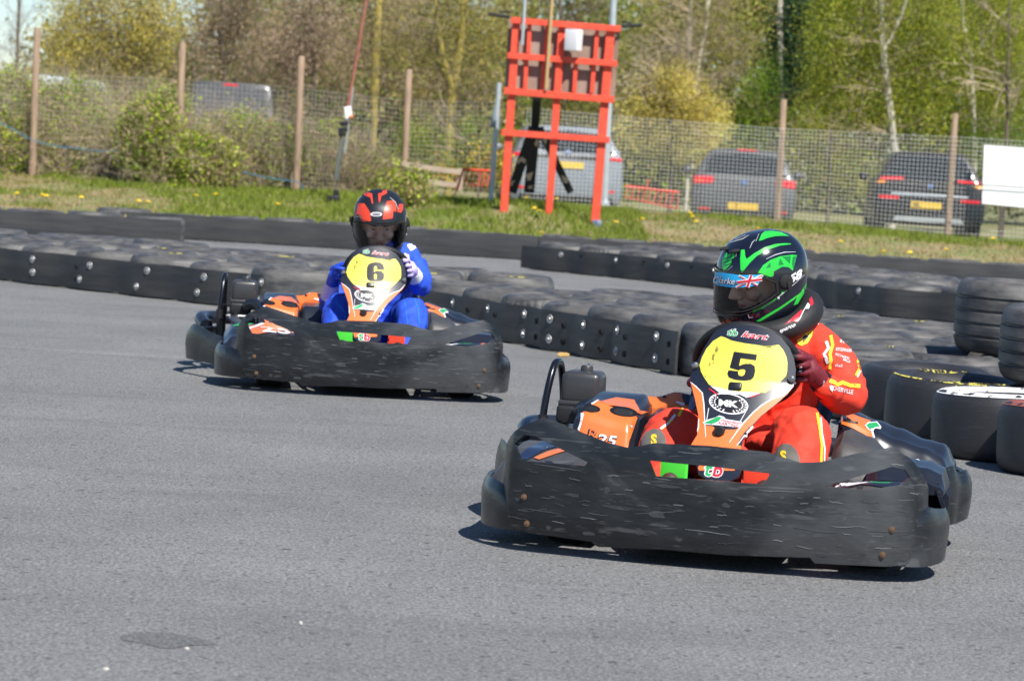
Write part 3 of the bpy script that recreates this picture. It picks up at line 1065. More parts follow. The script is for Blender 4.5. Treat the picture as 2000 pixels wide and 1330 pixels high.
def build_kart():
    k = Frame.__new__(Frame)
    root = empty('racing_kart', (0, 0, 0))
    F = K5
    S1 = lambda ox, oy, s: F.mapper(s, ox, oy)
    # ---- front bumper: one wrapped moulding with three windows
    def plan(x):
        a = abs(x)
        if a < .45: return .04 * (a / .45) ** 2
        return .04 + .9 * (a - .45) ** 1.6
    PL = [(x, plan(x)) for x in [i * .02 for i in range(31)]]
    # past x = .60 the moulding turns back
    PL += [(.618, .115), (.632, .145), (.64, .18), (.642, .22)]
    cum = [0]
    for a, c in zip(PL, PL[1:]): cum.append(cum[-1] + math.hypot(c[0] - a[0], c[1] - a[1]))
    def on_plan(u, z):
        s = abs(u)
        i = min(max(np.searchsorted(cum, s) - 1, 0), len(PL) - 2)
        t = min(1.0, (s - cum[i]) / (cum[i + 1] - cum[i]))
        x = PL[i][0] + (PL[i + 1][0] - PL[i][0]) * t
        y = PL[i][1] + (PL[i + 1][1] - PL[i][1]) * t
        tuck = .9 * max(0, .12 - z) ** 2 * 2 + .55 * max(0, z - .24) ** 2 * 1.5       # belly: lower and upper edges lean back
        y += tuck + .0022 * noise.noise(Vector((u * 6, z * 8, 2)))
        if s > .6: x -= tuck * .5
        return (math.copysign(x, u), y, z)
    top = [(-.70, .285), (-.665, .325), (-.625, .352), (-.51, .407), (-.40, .377), (-.30, .350), (-.24, .341), (-.20, .350), (-.165, .361), (0, .366), (.17, .361), (.205, .352), (.27, .337), (.33, .343), (.42, .371), (.53, .398), (.60, .362), (.645, .325), (.69, .28)]
    bot = [(.70, .20), (.64, .10), (.60, .058), (.54, .05), (.33, .046), (.315, .062), (.08, .051), (-.12, .051), (-.315, .04), (-.335, .054), (-.45, .058), (-.58, .062), (-.64, .12), (-.70, .20)]
    slot = [(-.172, .309), (0, .307), (.185, .299), (.168, .267), (-.15, .265)]
    lh = [(-.605, .318), (-.57, .350), (-.535, .350), (-.36, .288), (-.368, .276), (-.575, .274)]
    rh = [(.345, .274), (.535, .342), (.575, .336), (.592, .314), (.565, .29), (.46, .27)]
    b = B()
    b.sheet([top + bot, slot, lh, rh], on_plan, .024, M_bump)
    # individual scrapes and rubbed patches
    rs = random.Random(21)
    loops_ = [top + bot, slot, lh, rh]
    def mark(lp, m, off, st):
        if all(inside(p, loops_) for p in lp):
            vs_, fs_ = fill([lp], st)
            b.add([(lambda q: (q[0], q[1] - off, q[2]))(on_plan(u, v)) for u, v in vs_], fs_, m)
    for _ in range(18):
        cu, cz = rs.uniform(-.6, .6), rs.uniform(.07, .24)
        n_ = 9
        ru, rz = rs.uniform(.010, .05), rs.uniform(.003, .012)
        mark([(cu + ru * rs.uniform(.4, 1) * math.cos(t * 2 * PI / n_), cz + rz * rs.uniform(.4, 1) * math.sin(t * 2 * PI / n_)) for t in range(n_)], M_rub_, .0008, .02)
    for _ in range(80):
        cu, cz = rs.uniform(-.62, .62), (rs.uniform(.06, .36) if rs.random() < .35 else rs.uniform(.08, .25))
        ln_, sl = rs.uniform(.012, .05) * (1 + 2.2 * (rs.random() < .18)), rs.gauss(0, .07)
        pts_ = [(cu + ln_ * t, cz + sl * ln_ * t + rs.gauss(0, .0009)) for t in (0, .25, .5, .75, 1)]
        mark(ribbon2(pts_, rs.uniform(.0004, .0013)), M_scr if rs.random() < .45 else M_scr2, .0016, .02)
    fb = b.obj('front_bumper', root, solid=.011, angle=40, normals=False)
    bb = B()
    for u, z in [(-.555, .166), (-.54, .088), (.548, .16), (.525, .085)]:
        p = Vector(on_plan(u, z))
        M = Matrix.Translation(p + Vector((0, -.004, 0))) @ Matrix.Rotation(PI / 2, 4, 'X')
        q = B()
        q.lathe([(0, .004), (.004, .004), (.005, .002), (.009, .0015), (.0095, -.004)], M_bolt2, 10, M)
        q.obj('bolt', fb)
    # ---- side guards: standing strips that bow out from the bumper towards the rear wheels
    def strip(name, path, thick=.012, lab=None, mat_=M_bump):
        """path of (x, y, z low, z high)"""
        P = smooth_path([(x, y, 0) for x, y, a, c in path], 6)
        lo = [v.x for v in smooth_path([(a, 0, 0) for x, y, a, c in path], 6)]
        hi = [v.x for v in smooth_path([(c, 0, 0) for x, y, a, c in path], 6)]
        b = B()
        cols = []
        for i, p in enumerate(P):
            t = (P[min(i + 1, len(P) - 1)] - P[max(i - 1, 0)]).normalized()
            n = Vector((-t.y, t.x, 0))
            if n.x * p.x < 0: n = -n
            row = []
            for j in range(8):
                f = j / 7
                z = lo[i] + (hi[i] - lo[i]) * f
                bow = .004 * math.sin(PI * f) + .004 * noise.noise(Vector((p.y * 9, z * 14, p.x * 5)))
                lip = -.012 * max(0, f - .8) / .2
                row.append(tuple(p + n * (bow + lip) + Vector((0, 0, z))))
            cols.append(row)
        b.loft(cols, mat_, cap=False, closed=False)
        o = b.obj(name, root, solid=thick, angle=60, soff=0)
        if lab: o['label'] = lab
        return o
    strip('side_guard', [(-.575, .085, .062, .16), (-.64, .14, .058, .19), (-.70, .24, .055, .197), (-.730, .36, .055, .200), (-.71, .48, .06, .21), (-.66, .56, .07, .24), (-.60, .60, .07, .25)])
    strip('side_guard', [(.565, .085, .052, .22), (.625, .13, .05, .225), (.662, .22, .05, .212), (.682, .34, .055, .205), (.665, .46, .06, .22), (.63, .55, .07, .28), (.575, .58, .07, .30)])
    strip('rear_guard', [(-.66, .58, .075, .21), (-.73, .68, .075, .215), (-.80, .80, .075, .235), (-.855, .92, .075, .252), (-.885, 1.03, .075, .225), (-.87, 1.16, .08, .22), (-.80, 1.30, .08, .22), (-.74, 1.42, .09, .22)])
    strip('rear_guard', [(.585, .66, .08, .24), (.60, .78, .08, .245), (.615, .88, .085, .25), (.66, .96, .09, .275), (.675, 1.02, .09, .252), (.70, 1.09, .10, .255), (.695, 1.2, .10, .24), (.66, 1.32, .1, .24), (.62, 1.42, .1, .24)], lab='scuffed and creased rear guard')
    # ---- number board ("nose shield")
    ytab = [(.20, .10), (.257, .13), (.345, .24), (.40, .285), (.54, .365), (.66, .405), (.72, .425)]
    def pan_y(x, z):
        return lerp_tab(z, ytab) + 1.15 * (x - .022) ** 2
    outl = []
    # outline traced in the crop at (1340, 620), 4.75x
    for u, v in [(35, 1200), (100, 1080), (110, 900), (80, 760), (40, 640), (38, 560), (60, 490), (105, 400), (180, 260), (250, 150), (300, 108), (400, 76), (520, 66), (650, 80), (780, 118), (880, 180), (960, 280), (1000, 380), (1018, 480), (1012, 560), (995, 640), (940, 710), (860, 780), (760, 862), (690, 920), (630, 990), (570, 1060), (530, 1130), (515, 1225)]:
        px, py = 1340 + u / 4.75, 620 + v / 4.75
        d = F.ray(px, py)
        y = .35
        for _ in range(25):
            t = (y - F.cam.y) / d.y
            p = F.cam + d * t
            y = pan_y(p.x, p.z)
        outl.append((p.x, p.z))
    outl += [(.085, .315), (.078, .27), (.045, .25), (-.005, .25), (-.045, .268), (-.068, .315)]
    b = B()
    b.sheet([outl], lambda u, v: (u, pan_y(u, v), v), .008, M_panel)
    bv = b.bvh()
    mp = S1(1340, 620, 4.75)
    orange = [(42, 600), (95, 650), (145, 705), (160, 800), (178, 1000), (250, 1010), (300, 1060), (360, 1040), (460, 1040), (530, 985), (620, 890), (700, 822), (800, 765), (900, 735), (990, 645), (940, 708), (860, 778), (760, 858), (690, 916), (625, 985), (545, 1060), (490, 1140), (475, 1185), (513, 1190), (515, 1225), (450, 1420), (100, 1420), (38, 1195), (104, 1090), (114, 900), (84, 760)]
    b.decal([orange], mp, bv, M_orgp, 22, .0012)
    for ln in ([(42, 600), (95, 643), (150, 700), (165, 800), (182, 1110)], [(990, 642), (900, 726), (800, 757), (700, 815), (620, 884), (530, 980), (400, 1160)], [(210, 840), (190, 960)], [(560, 860), (500, 970)], [(118, 940), (114, 1020), (90, 1110)], [(760, 866), (640, 985), (560, 1070), (470, 1190)]):
        lp = ribbon2(ln, 5)
        b.decal([lp], mp, bv, M_wv, 30, .0022)
    for tri in ([(225, 635), (440, 685), (500, 690), (690, 700), (560, 745), (500, 715), (430, 715), (330, 712)],):
        b.decal([tri], mp, bv, M_wv, 30, .0022)
    for tri in ([(215, 655), (300, 715), (285, 720), (212, 665)], [(690, 712), (600, 745), (580, 742), (680, 708)]):
        b.decal([tri], mp, bv, M_rv, 30, .0025)
    np_ = b.obj('number_board', root, solid=.006, angle=60, normals=False)
    # yellow number field
    yb = B()
    yel = [(125, 440), (150, 365), (190, 290), (250, 220), (325, 175), (370, 190), (420, 215), (540, 240), (720, 265), (800, 262), (860, 255), (900, 300), (930, 365), (940, 420), (937, 500), (925, 545), (870, 600), (800, 655), (735, 700), (600, 697), (450, 685), (330, 660), (215, 625), (170, 560), (140, 505)]
    yb.decal([yel], mp, bv, M_yplate, 24, .002)
    for st in ([(285, 265), (300, 268), (305, 290), (292, 325), (272, 330), (268, 300)], [(262, 332), (272, 350), (258, 378), (262, 398), (238, 392), (244, 350)], [(216, 420), (230, 424), (226, 455), (208, 452)], [(180, 540), (190, 546), (184, 558), (174, 552)], [(700, 266), (760, 262), (800, 262), (785, 284), (745, 276)], [(250, 405), (262, 420), (246, 440)]):
        yb.decal([st], mp, bv, M_stain, 16, .0026)
    yb.obj('number_field', np_)
    lb = B()
    # words along the top edge
    for off, m1, m2, o_ in ((.055, M_wv, M_wv, .0016), (.012, M_gv, M_rv, .0028)):
        lb.text('tb', mp, bv, m1, (372, 165), (112, 16), (38, -92), o_, shear=.1, offset=off)
        lb.text('kart', mp, bv, m2, (508, 178), (140, 20), (34, -74), o_, shear=.2, offset=off)
    lb.obj('logo', np_)
    lb = B()
    fr_ = lambda u, v: (Vector((u, -1, v)), Vector((0, 1, 0)))
    for tx, ox, m_ in (('t', -.028, M_gv), ('b', -.004, M_rv)):
        lb.text(tx, fr_, bv, M_wv, (ox - .001, .266), (.062, -.004), (.004, .052), .002, offset=.06)
        lb.text(tx, fr_, bv, m_, (ox, .266), (.062, -.004), (.004, .052), .0035, offset=.02)
    lb.obj('initials', np_)
    # round badge with laurel and initials
    rb = B()
    el = lambda rx, ry: [(395 + rx * math.cos(t * PI / 20), 800 + rx * .14 * math.cos(t * PI / 20) + ry * math.sin(t * PI / 20)) for t in range(40)]
    rb.decal([el(182, 96), el(168, 86)], mp, bv, M_wv, 26, .002)
    rb.decal([el(168, 86)], mp, bv, M_ink, 30, .0018)
    rb.text('MK', mp, bv, M_wv, (300, 815), (118, 14), (4, -78), .0026, offset=.05)
    for sgn in (-1, 1):
        for j in range(8):
            a = PI / 2 + sgn * (.35 + j * .27)
            for w_ in (.78, .93):
                cx, cy = 395 + 168 * w_ * math.cos(a), 800 + 86 * w_ * math.sin(a) + 168 * .14 * w_ * math.cos(a)
                rb.decal([[(cx - 9, cy), (cx, cy - 9), (cx + 9, cy), (cx, cy + 7)]], mp, bv, M_wv, 20, .0026)
    rb.obj('round_badge', np_)
    kb = B()
    kb.decal([[(155, 975), (215, 945), (270, 930), (310, 910), (350, 922), (370, 945), (515, 968), (522, 985), (500, 1022), (420, 1015), (300, 1000), (170, 993)]], mp, bv, M_wv, 26, .003)
    kb.decal([[(165, 980), (220, 955), (300, 920), (335, 930), (300, 965), (240, 990)]], mp, bv, M_gv, 26, .004)
    kb.text('motorsport', mp, bv, M_rv, (325, 962), (40, 7), (4, -32), .004, offset=.02)
    kb.text('KARTING', mp, bv, M_rv, (300, 990), (44, 8), (4, -38), .004, offset=.02)
    kb.obj('sticker', np_)
    # fittings: side screws, transponder, lower knob
    for u, v, r in ((85, 445, .011), (978, 575, .012)):
        h = bv.ray_cast(*mp(u, v))
        q = B()
        q.lathe([(0, .014), (r * .6, .013), (r, .008), (r, -.004)], M_steel, 10, Matrix.Translation(h[0]) @ Matrix.Rotation(PI / 2, 4, 'X'))
        q.obj('screw', np_)
    h = bv.ray_cast(*mp(458, 638))
    q = B()
    q.box((0, 0, 0), (.040, .012, .026), M_ink, Matrix.Translation(h[0] + Vector((0, -.004, 0))) @ Matrix.Rotation(-.45, 4, 'X'), bev=.005)
    q.obj('transponder', np_)
    h = bv.ray_cast(*mp(312, 1050))
    q = B()
    q.lathe([(0, .022), (.012, .022), (.017, .014), (.017, .0), (.008, -.004)], M_dark, 14, Matrix.Translation(h[0]) @ Matrix.Rotation(PI / 2, 4, 'X'))
    q.obj('knob', np_)
    # ---- steering wheel
    b = B()
    MW = Matrix.Translation((.03, .56, .575)) @ Matrix.Rotation(math.radians(128), 4, 'X')
    R_ = .158
    b.tube([(R_ * math.cos(t * PI / 24), R_ * math.sin(t * PI / 24), 0) for t in range(48)], .0155, M_grip, 10, True, MW)
    wheel = b.obj('steering_wheel', root)
    b = B()
    for a in (-.1, PI + .1, -PI / 2):
        b.tube([(0, 0, .01), (R_ * .5 * math.cos(a), R_ * .5 * math.sin(a), .008), (R_ * math.cos(a), R_ * math.sin(a), 0)], .011, M_dark, 6, M=MW)
    b.lathe([(0, .02), (.035, .02), (.035, -.02), (0, -.02)], M_dark, 14, MW)
    b.tube([(.03, .56, .575), (.025, .36, .30), (.02, .22, .12)], .012, M_dark, 8)
    b.obj('steering_column', root)
    # ---- floor tray, chassis tubes, pedals
    b = B()
    b.box((0, .62, .055), (.46, 1.1, .006), M_dark, bev=.002)
    b.obj('floor_tray', root)
    b = B()
    for s in (-1, 1):
        b.tube([(s * .2, .10, .075), (s * .27, .3, .075), (s * .30, .7, .075), (s * .36, 1.2, .085), (s * .34, 1.62, .1)], .016, M_dark, 8)
        b.tube([(s * .2, .10, .075), (s * .2, .06, .12), (s * .18, .05, .2)], .012, M_dark, 8)
    b.tube([(-.2, .1, .075), (.2, .1, .075)], .016, M_dark, 8)
    b.tube([(-.45, .40, .12), (.45, .40, .12)], .014, M_dark, 8)
    b.tube([(-.36, 1.2, .085), (.36, 1.2, .085)], .016, M_dark, 8)
    b.tube([(-.34, 1.62, .1), (.34, 1.62, .1)], .016, M_dark, 8)
    b.obj('chassis', root)
    for s, m_, lb_ in ((-1, M_grnpl, 'green pedal'), (1, M_redpl, 'red pedal')):
        b = B()
        b.box((s * .125, .17, .24), (.075, .006, .12), m_, Matrix.Rotation(.0, 4, 'X'), bev=.002)
        b.tube([(s * .125, .17, .19), (s * .13, .19, .08)], .008, M_dark, 6)
        b.tube([(s * .085, .165, .24), (s * .09, .20, .29)], .006, m_, 6)
        o = b.obj('pedal', root)
        o['label'] = lb_
    b = B()
    b.box((.135, .25, .17), (.15, .05, .14), M_redpl, bev=.01)
    b.obj('brake_cover', root)
    b = B()
    b.box((-.14, .26, .16), (.10, .05, .12), M_grnpl, bev=.01)
    b.obj('throttle_cover', root)
    # ---- wheels
    for x, y, r, w_ in ((-.47, .40, .125, .125), (.46, .40, .125, .125), (-.56, 1.42, .135, .19), (.52, 1.42, .135, .19)):
        M = Matrix.Translation((x, y, r)) @ Matrix.Rotation(PI / 2, 4, 'Y')
        b = B()
        b.lathe([(.062, -w_ * .44), (.075, -w_ * .5), (r * .9, -w_ * .5), (r * .985, -w_ * .42), (r, -w_ * .3), (r, w_ * .3), (r * .985, w_ * .42), (r * .9, w_ * .5), (.075, w_ * .5), (.062, w_ * .44)], M_kt, 28, M)
        t = b.obj('wheel', root)
        b = B()
        b.lathe([(0, -w_ * .30), (.03, -w_ * .3), (.035, -w_ * .42), (.06, -w_ * .45), (.066, -w_ * .3), (.05, 0), (.066, w_ * .3), (.06, w_ * .45), (.035, w_ * .42), (.03, w_ * .3), (0, w_ * .3)], M_steel, 20, M)
        b.obj('rim', t)
    b = B()
    b.tube([(-.62, 1.42, .135), (.58, 1.42, .135)], .02, M_steel, 10)
    b.obj('rear_axle', root)
    # ---- seat shell
    b = B()
    rows = []
    for i in range(13):
        t = i / 12
        z = .10 + .45 * t
        yc = 1.02 + .10 * t + .05 * t * t
        hw = .175 + .05 * math.sin(PI * min(1, t * 1.15) * .5) + .01 * t
        fwd = .34 * (1 - t) ** 1.1 + .10
        row = []
        for j in range(25):
            a = -1 + 2 * j / 24
            an = a * PI / 2
            x = hw * math.sin(an) if abs(a) < .7 else math.copysign(hw, a) * (math.sin(.7 * PI / 2) + (abs(a) - .7) / .3 * (1 - math.sin(.7 * PI / 2)))
            y = yc + .10 * math.cos(an) - fwd * abs(a) ** 2.2
            zz = z - .05 * t * abs(a) ** 3 - (.02 if i == 0 else 0)
            row.append((x + .03, y, zz))
        rows.append(row)
    b.loft(rows, M_seat, cap=False, closed=False)
    b.add([(-.19, .72, .085), (.22, .72, .085), (.21, 1.1, .075), (-.18, 1.1, .075)], [[0, 1, 2, 3]], M_seat)
    b.obj('seat', root, solid=.012, angle=70)
    # ---- engine cover beside the seat, with two air openings
    def hump(x0, x1, y0, y1, fn, zb, m, nx_=22, ny_=26):
        """closed plastic moulding: top surface fn(x, y) and walls down to zb"""
        b = B()
        rows = []
        for j in range(ny_ + 1):
            y = y0 + (y1 - y0) * j / ny_
            rows.append([(x0 + (x1 - x0) * i / nx_, y, fn(x0 + (x1 - x0) * i / nx_, y)) for i in range(nx_ + 1)])
        b.loft(rows, m, cap=False, closed=False)
        ring = rows[0] + [r[-1] for r in rows[1:]] + rows[-1][-2::-1] + [r[0] for r in rows[-2:0:-1]]
        low = [(x * .985 + .015 * (x0 + x1) / 2, y, zb) for x, y, z in ring]
        b.loft([ring, low], m, cap=False)
        return b
    def edge(t, r): return 1 - max(0, 1 - t / r) ** 2.2 if t < r else 1.0
    def tab2(x, y, xs_, ys_, Z):
        x = min(max(x, xs_[0]), xs_[-1]); y = min(max(y, ys_[0]), ys_[-1])
        i = min(int(np.searchsorted(xs_, x, side='right')) - 1, len(xs_) - 2); j = min(int(np.searchsorted(ys_, y, side='right')) - 1, len(ys_) - 2)
        u = (x - xs_[i]) / (xs_[i + 1] - xs_[i]); v = (y - ys_[j]) / (ys_[j + 1] - ys_[j])
        u, v = u * u * (3 - 2 * u), v * v * (3 - 2 * v)
        return (Z[j][i] * (1 - u) + Z[j][i + 1] * u) * (1 - v) + (Z[j + 1][i] * (1 - u) + Z[j + 1][i + 1] * u) * v
    # front face leans back: z rises quickly from y .66 to .80
    def zc(x, y):
        z = tab2(x, y, [-.535, -.50, -.36, -.335], [.62, .66, .74, .82, 1.05], [[.12, .14, .14, .12], [.20, .22, .20, .16], [.35, .375, .355, .30], [.385, .408, .395, .36], [.40, .425, .425, .39]])
        return z
    b = hump(-.535, -.335, .62, 1.05, zc, .10, M_gblk)
    bv2 = b.bvh()
    m2 = S1(1050, 690, 6.25)
    b.decal([[(540, 735), (500, 950), (530, 1060), (700, 1250), (1080, 1250), (1110, 1080), (1210, 790), (1170, 735), (880, 650), (740, 575), (700, 590)]], m2, bv2, M_org, 26, .0045)
    b.decal([[(780, 590), (960, 545), (1180, 575), (1240, 700), (1340, 720), (1260, 750), (1050, 660), (860, 640)]], m2, bv2, M_org, 26, .0045)
    b.decal([[(535, 735), (570, 735), (550, 830), (530, 830)]], m2, bv2, M_wv, 20, .0055)
    b.decal([[(525, 840), (545, 840), (515, 950), (492, 930)]], m2, bv2, M_wv, 20, .0055)
    b.decal([[(650, 620), (745, 572), (735, 590), (670, 630)]], m2, bv2, M_wv, 20, .0055)
    b.decal([[(1120, 880), (1150, 890), (1140, 910)]], m2, bv2, M_wv, 20, .0055)
    ec = b.obj('engine_cover', root, angle=50)
    vb = B()
    for cx, cy, rx, ry in ((640, 680, 125, 48), (1045, 720, 165, 58)):
        e_ = lambda s_, dy=0: [(cx + rx * s_ * math.cos(t * PI / 16), cy + dy + ry * s_ * math.sin(t * PI / 16) + rx * s_ * .12 * math.cos(t * PI / 16)) for t in range(32)]
        vb.decal([e_(1)], m2, bv2, M_ink, 24, .006)
        vb.decal([e_(.72, 10)], m2, bv2, M_dark, 24, .0075)
    vb.obj('air_opening', ec)
    tb = B()
    tb.text('R', m2, bv2, M_ink, (585, 1050), (215, 28), (22, -175), .0055, offset=.05, shear=.1)
    tb.text('R', m2, bv2, M_org, (594, 1046), (215, 28), (22, -175), .0068, offset=-.012, shear=.1)
    tb.text('25', m2, bv2, M_ink, (708, 1105), (238, 34), (22, -165), .0055, offset=.06, shear=.15)
    tb.text('25', m2, bv2, M_wv, (712, 1098), (238, 34), (22, -165), .0068, offset=.02, shear=.15)
    tb.obj('lettering', ec)
    # dark dome between engine cover and seat, orange rear ridge
    def zd(x, y):
        return tab2(x, y, [-.345, -.31, -.22, -.20], [.70, .76, .90, 1.04, 1.10], [[.12, .15, .15, .12], [.22, .27, .27, .2], [.31, .375, .375, .33], [.32, .385, .385, .35], [.30, .36, .36, .32]])
    b = hump(-.345, -.20, .70, 1.10, zd, .09, M_gblk, 16, 22)
    b.obj('side_pod', root, angle=50)
    def zr(x, y):
        return tab2(x, y, [-.50, -.46, -.33, -.27, -.08], [1.06, 1.10, 1.20, 1.26], [[.33, .36, .38, .40, .37], [.37, .405, .415, .435, .40], [.37, .40, .41, .43, .40], [.30, .33, .34, .36, .33]])
    b = hump(-.50, -.08, 1.06, 1.26, zr, .20, M_org, 26, 10)
    bv3 = b.bvh()
    b.decal([[(1760, 500), (1900, 520), (1900, 640), (1800, 620), (1770, 560)]], m2, bv3, M_gblk, 26, .0045)
    b.decal([[(1560, 480), (1640, 490), (1600, 500)]], m2, bv3, M_wv, 30, .003)
    b.decal([[(1690, 585), (1800, 615), (1780, 640), (1690, 605)]], m2, bv3, M_wv, 30, .003)
    b.decal([[(1480, 520), (1560, 515), (1580, 545), (1500, 545)]], m2, bv3, M_ink, 30, .003)
    b.obj('rear_fairing', root, angle=50)
    # low pod ahead of the engine, seen through the bumper window
    def zl(x, y):
        return tab2(x, y, [-.70, -.66, -.50, -.36, -.33], [.24, .30, .48, .62, .66], [[.14, .17, .17, .17, .14], [.20, .24, .25, .24, .19], [.23, .275, .275, .265, .22], [.24, .285, .29, .27, .22], [.2, .24, .24, .23, .19]])
    b = hump(-.70, -.33, .24, .66, zl, .09, M_dusty, 24, 20)
    bvp = b.bvh()
    tdn = lambda u, v: (Vector((u, v, 1)), Vector((0, 0, -1)))
    b.decal([[(-.585, .36), (-.565, .34), (-.47, .50), (-.44, .60), (-.47, .61), (-.52, .50)]], tdn, bvp, M_org, .016, .004)
    b.decal([[(-.64, .34), (-.60, .34), (-.52, .60), (-.60, .60)]], tdn, bvp, M_seat, .016, .004)
    b.obj('side_pod', root, angle=50)['plain'] = 1
    b = hump(-.70, -.33, .24, .66, zl, .09, M_gblk, 24, 20)
    bv4 = b.bvh()
    m3 = S1(920, 780, 4.75)
    tdown = lambda u, v: (Vector((u, v, 1)), Vector((0, 0, -1)))
    b.decal([[(-.60, .36), (-.54, .34), (-.42, .44), (-.36, .58), (-.50, .60), (-.62, .50)]], tdown, bv4, M_org, .016, .004)
    b.decal([[(-.66, .50), (-.60, .48), (-.56, .58), (-.62, .60)]], tdown, bv4, M_gv, .016, .006)
    b.decal([[(-.62, .36), (-.60, .355), (-.50, .60), (-.52, .61)]], tdown, bv4, M_wv, .016, .0062)
    b.text('25', tdown, bv4, M_wv, (-.52, .38), (.15, .02), (-.02, .18), .006, offset=.02)
    b.obj('side_pod', root, angle=50)['plain'] = 0
    # ---- right-hand pod: ridge beside the seat falling outwards, dome in front, flat shelf at the end
    def z1(x, y):
        return tab2(x, y, [.285, .31, .40, .47, .56, .62, .655], [.90, .96, 1.08, 1.18, 1.22], [[.28, .30, .28, .26, .25, .24, .18], [.385, .40, .37, .345, .325, .30, .24], [.405, .42, .395, .375, .345, .335, .27], [.40, .412, .385, .365, .335, .325, .27], [.33, .35, .33, .31, .29, .27, .22]])
    b = hump(.285, .655, .90, 1.22, z1, .10, M_gblk, 30, 16)
    bv5 = b.bvh()
    m4 = S1(1580, 780, 3.9125)
    b.decal([[(250, 90), (275, 95), (420, 150), (470, 165), (450, 200), (505, 295), (440, 280), (330, 220), (250, 190)]], m4, bv5, M_org, 18, .0045)
    b.decal([[(470, 225), (485, 228), (505, 296), (490, 296)]], m4, bv5, M_wv, 12, .0058)
    b.decal([[(422, 205), (450, 180), (520, 175), (550, 215), (545, 232), (505, 228), (490, 245), (455, 235)]], m4, bv5, M_wv, 12, .0058)
    b.decal([[(432, 205), (455, 187), (515, 182), (540, 213), (500, 220), (485, 238), (460, 228)]], m4, bv5, M_gv, 12, .007)
    b.decal([[(262, 100), (300, 150), (370, 180), (375, 190), (300, 178), (262, 165)]], m4, bv5, M_ink, 12, .0058)
    b.obj('side_pod', root, angle=50)
    def z2(x, y):
        return tab2(x, y, [.295, .32, .40, .46, .54], [.62, .70, .84, .90], [[.22, .25, .23, .2, .16], [.31, .345, .335, .28, .23], [.36, .385, .36, .32, .25], [.34, .37, .34, .29, .23]])
    b = hump(.295, .54, .62, .90, z2, .09, M_dusty, 20, 16)
    b.obj('side_pod', root, angle=50)
    def z3(x, y):
        return tab2(x, y, [.42, .46, .60, .645, .665], [.50, .56, .72, .80], [[.24, .26, .26, .25, .235], [.275, .305, .30, .285, .24], [.285, .318, .31, .295, .245], [.26, .29, .28, .265, .235]])
    b = hump(.42, .66, .50, .80, z3, .225, M_gblk, 20, 16)
    bv6 = b.bvh()
    b.decal([[(700, 400), (790, 420), (850, 470), (760, 440)]], m4, bv6, M_wv, 20, .002)
    b.decal([[(690, 398), (740, 405), (700, 420)]], m4, bv6, M_org, 20, .002)
    b.obj('side_pod', root, angle=50)
    def z4(x, y):
        return tab2(x, y, [.31, .34, .46, .57, .60], [.22, .27, .42, .46], [[.14, .17, .17, .17, .13], [.19, .215, .22, .22, .17], [.21, .245, .258, .265, .21], [.2, .23, .24, .245, .18]])
    b = hump(.31, .60, .22, .46, z4, .09, M_dusty, 20, 14)
    bv7 = b.bvh()
    b.decal([[(.32, .33), (.42, .38), (.52, .36), (.58, .44), (.32, .45)]], tdown, bv7, M_gblk, .014, .004)
    b.decal([[(.34, .36), (.44, .40), (.46, .44), (.36, .42)]], tdown, bv7, M_wv, .014, .004)
    b.decal([[(.44, .40), (.50, .40), (.53, .44), (.46, .44)]], tdown, bv7, M_gv, .014, .004)
    b.decal([[(.54, .38), (.58, .36), (.585, .42), (.56, .43)]], tdown, bv7, M_org, .014, .004)
    b.obj('side_pod', root, angle=50)
    # ---- engine, exhaust, tank, hoop, rear bumper
    b = B()
    b.box((-.46, 1.22, .20), (.17, .22, .20), M_dark, bev=.02)
    for i in range(5): b.box((-.46, 1.09, .14 + .035 * i), (.15, .05, .012), M_steel, bev=.003)
    b.lathe([(0, 0), (.06, 0), (.07, .02), (.07, .05), (0, .06)], M_dark, 18, Matrix.Translation((-.55, 1.2, .22)) @ Matrix.Rotation(-PI / 2, 4, 'Y'))
    b.obj('engine', root)
    b = B()
    b.tube(smooth_path([(-.52, 1.10, .2), (-.60, 1.12, .24), (-.66, 1.2, .27), (-.66, 1.45, .27)], 5), .022, M_steel, 10)
    b.obj('exhaust_pipe', root)
    b = B()
    b.box((-.612, 1.31, .413), (.132, .15, .112), M_tank, bev=.022)
    b.box((-.612, 1.31, .362), (.142, .16, .018), M_tank, bev=.006)
    tk = b.obj('fuel_tank', root)
    b = B()
    b.lathe([(0, .02), (.018, .02), (.022, .012), (.022, 0)], M_tank, 16, Matrix.Translation((-.605, 1.31, .468)))
    b.lathe([(.0, .028), (.008, .028), (.009, .02)], M_steel, 8, Matrix.Translation((-.595, 1.31, .468)))
    b.obj('tank_cap', tk)
    b = B()
    b.box((-.63, 1.27, .325), (.11, .12, .06), M_dark, bev=.012)
    b.tube(smooth_path([(-.60, 1.20, .34), (-.56, 1.16, .36), (-.52, 1.12, .33), (-.50, 1.1, .28)], 5), .028, M_gblk, 12)
    b.box((-.60, 1.2, .345), (.022, .01, .022), M_grnpl, bev=.002)
    b.obj('air_filter', root)
    b = B()
    b.tube(smooth_path([(-.735, 1.25, .14), (-.735, 1.25, .30), (-.728, 1.27, .40), (-.72, 1.31, .475), (-.716, 1.36, .490), (-.714, 1.41, .475), (-.714, 1.47, .40), (-.714, 1.52, .28), (-.714, 1.54, .14)], 6), .0125, M_chrome, 12)
    b.tube([(-.735, 1.25, .27), (-.735, 1.25, .315)], .017, M_dark, 10)
    b.tube([(-.714, 1.513, .28), (-.714, 1.495, .335)], .017, M_dark, 10)
    b.obj('roll_hoop', root)
    b = B()
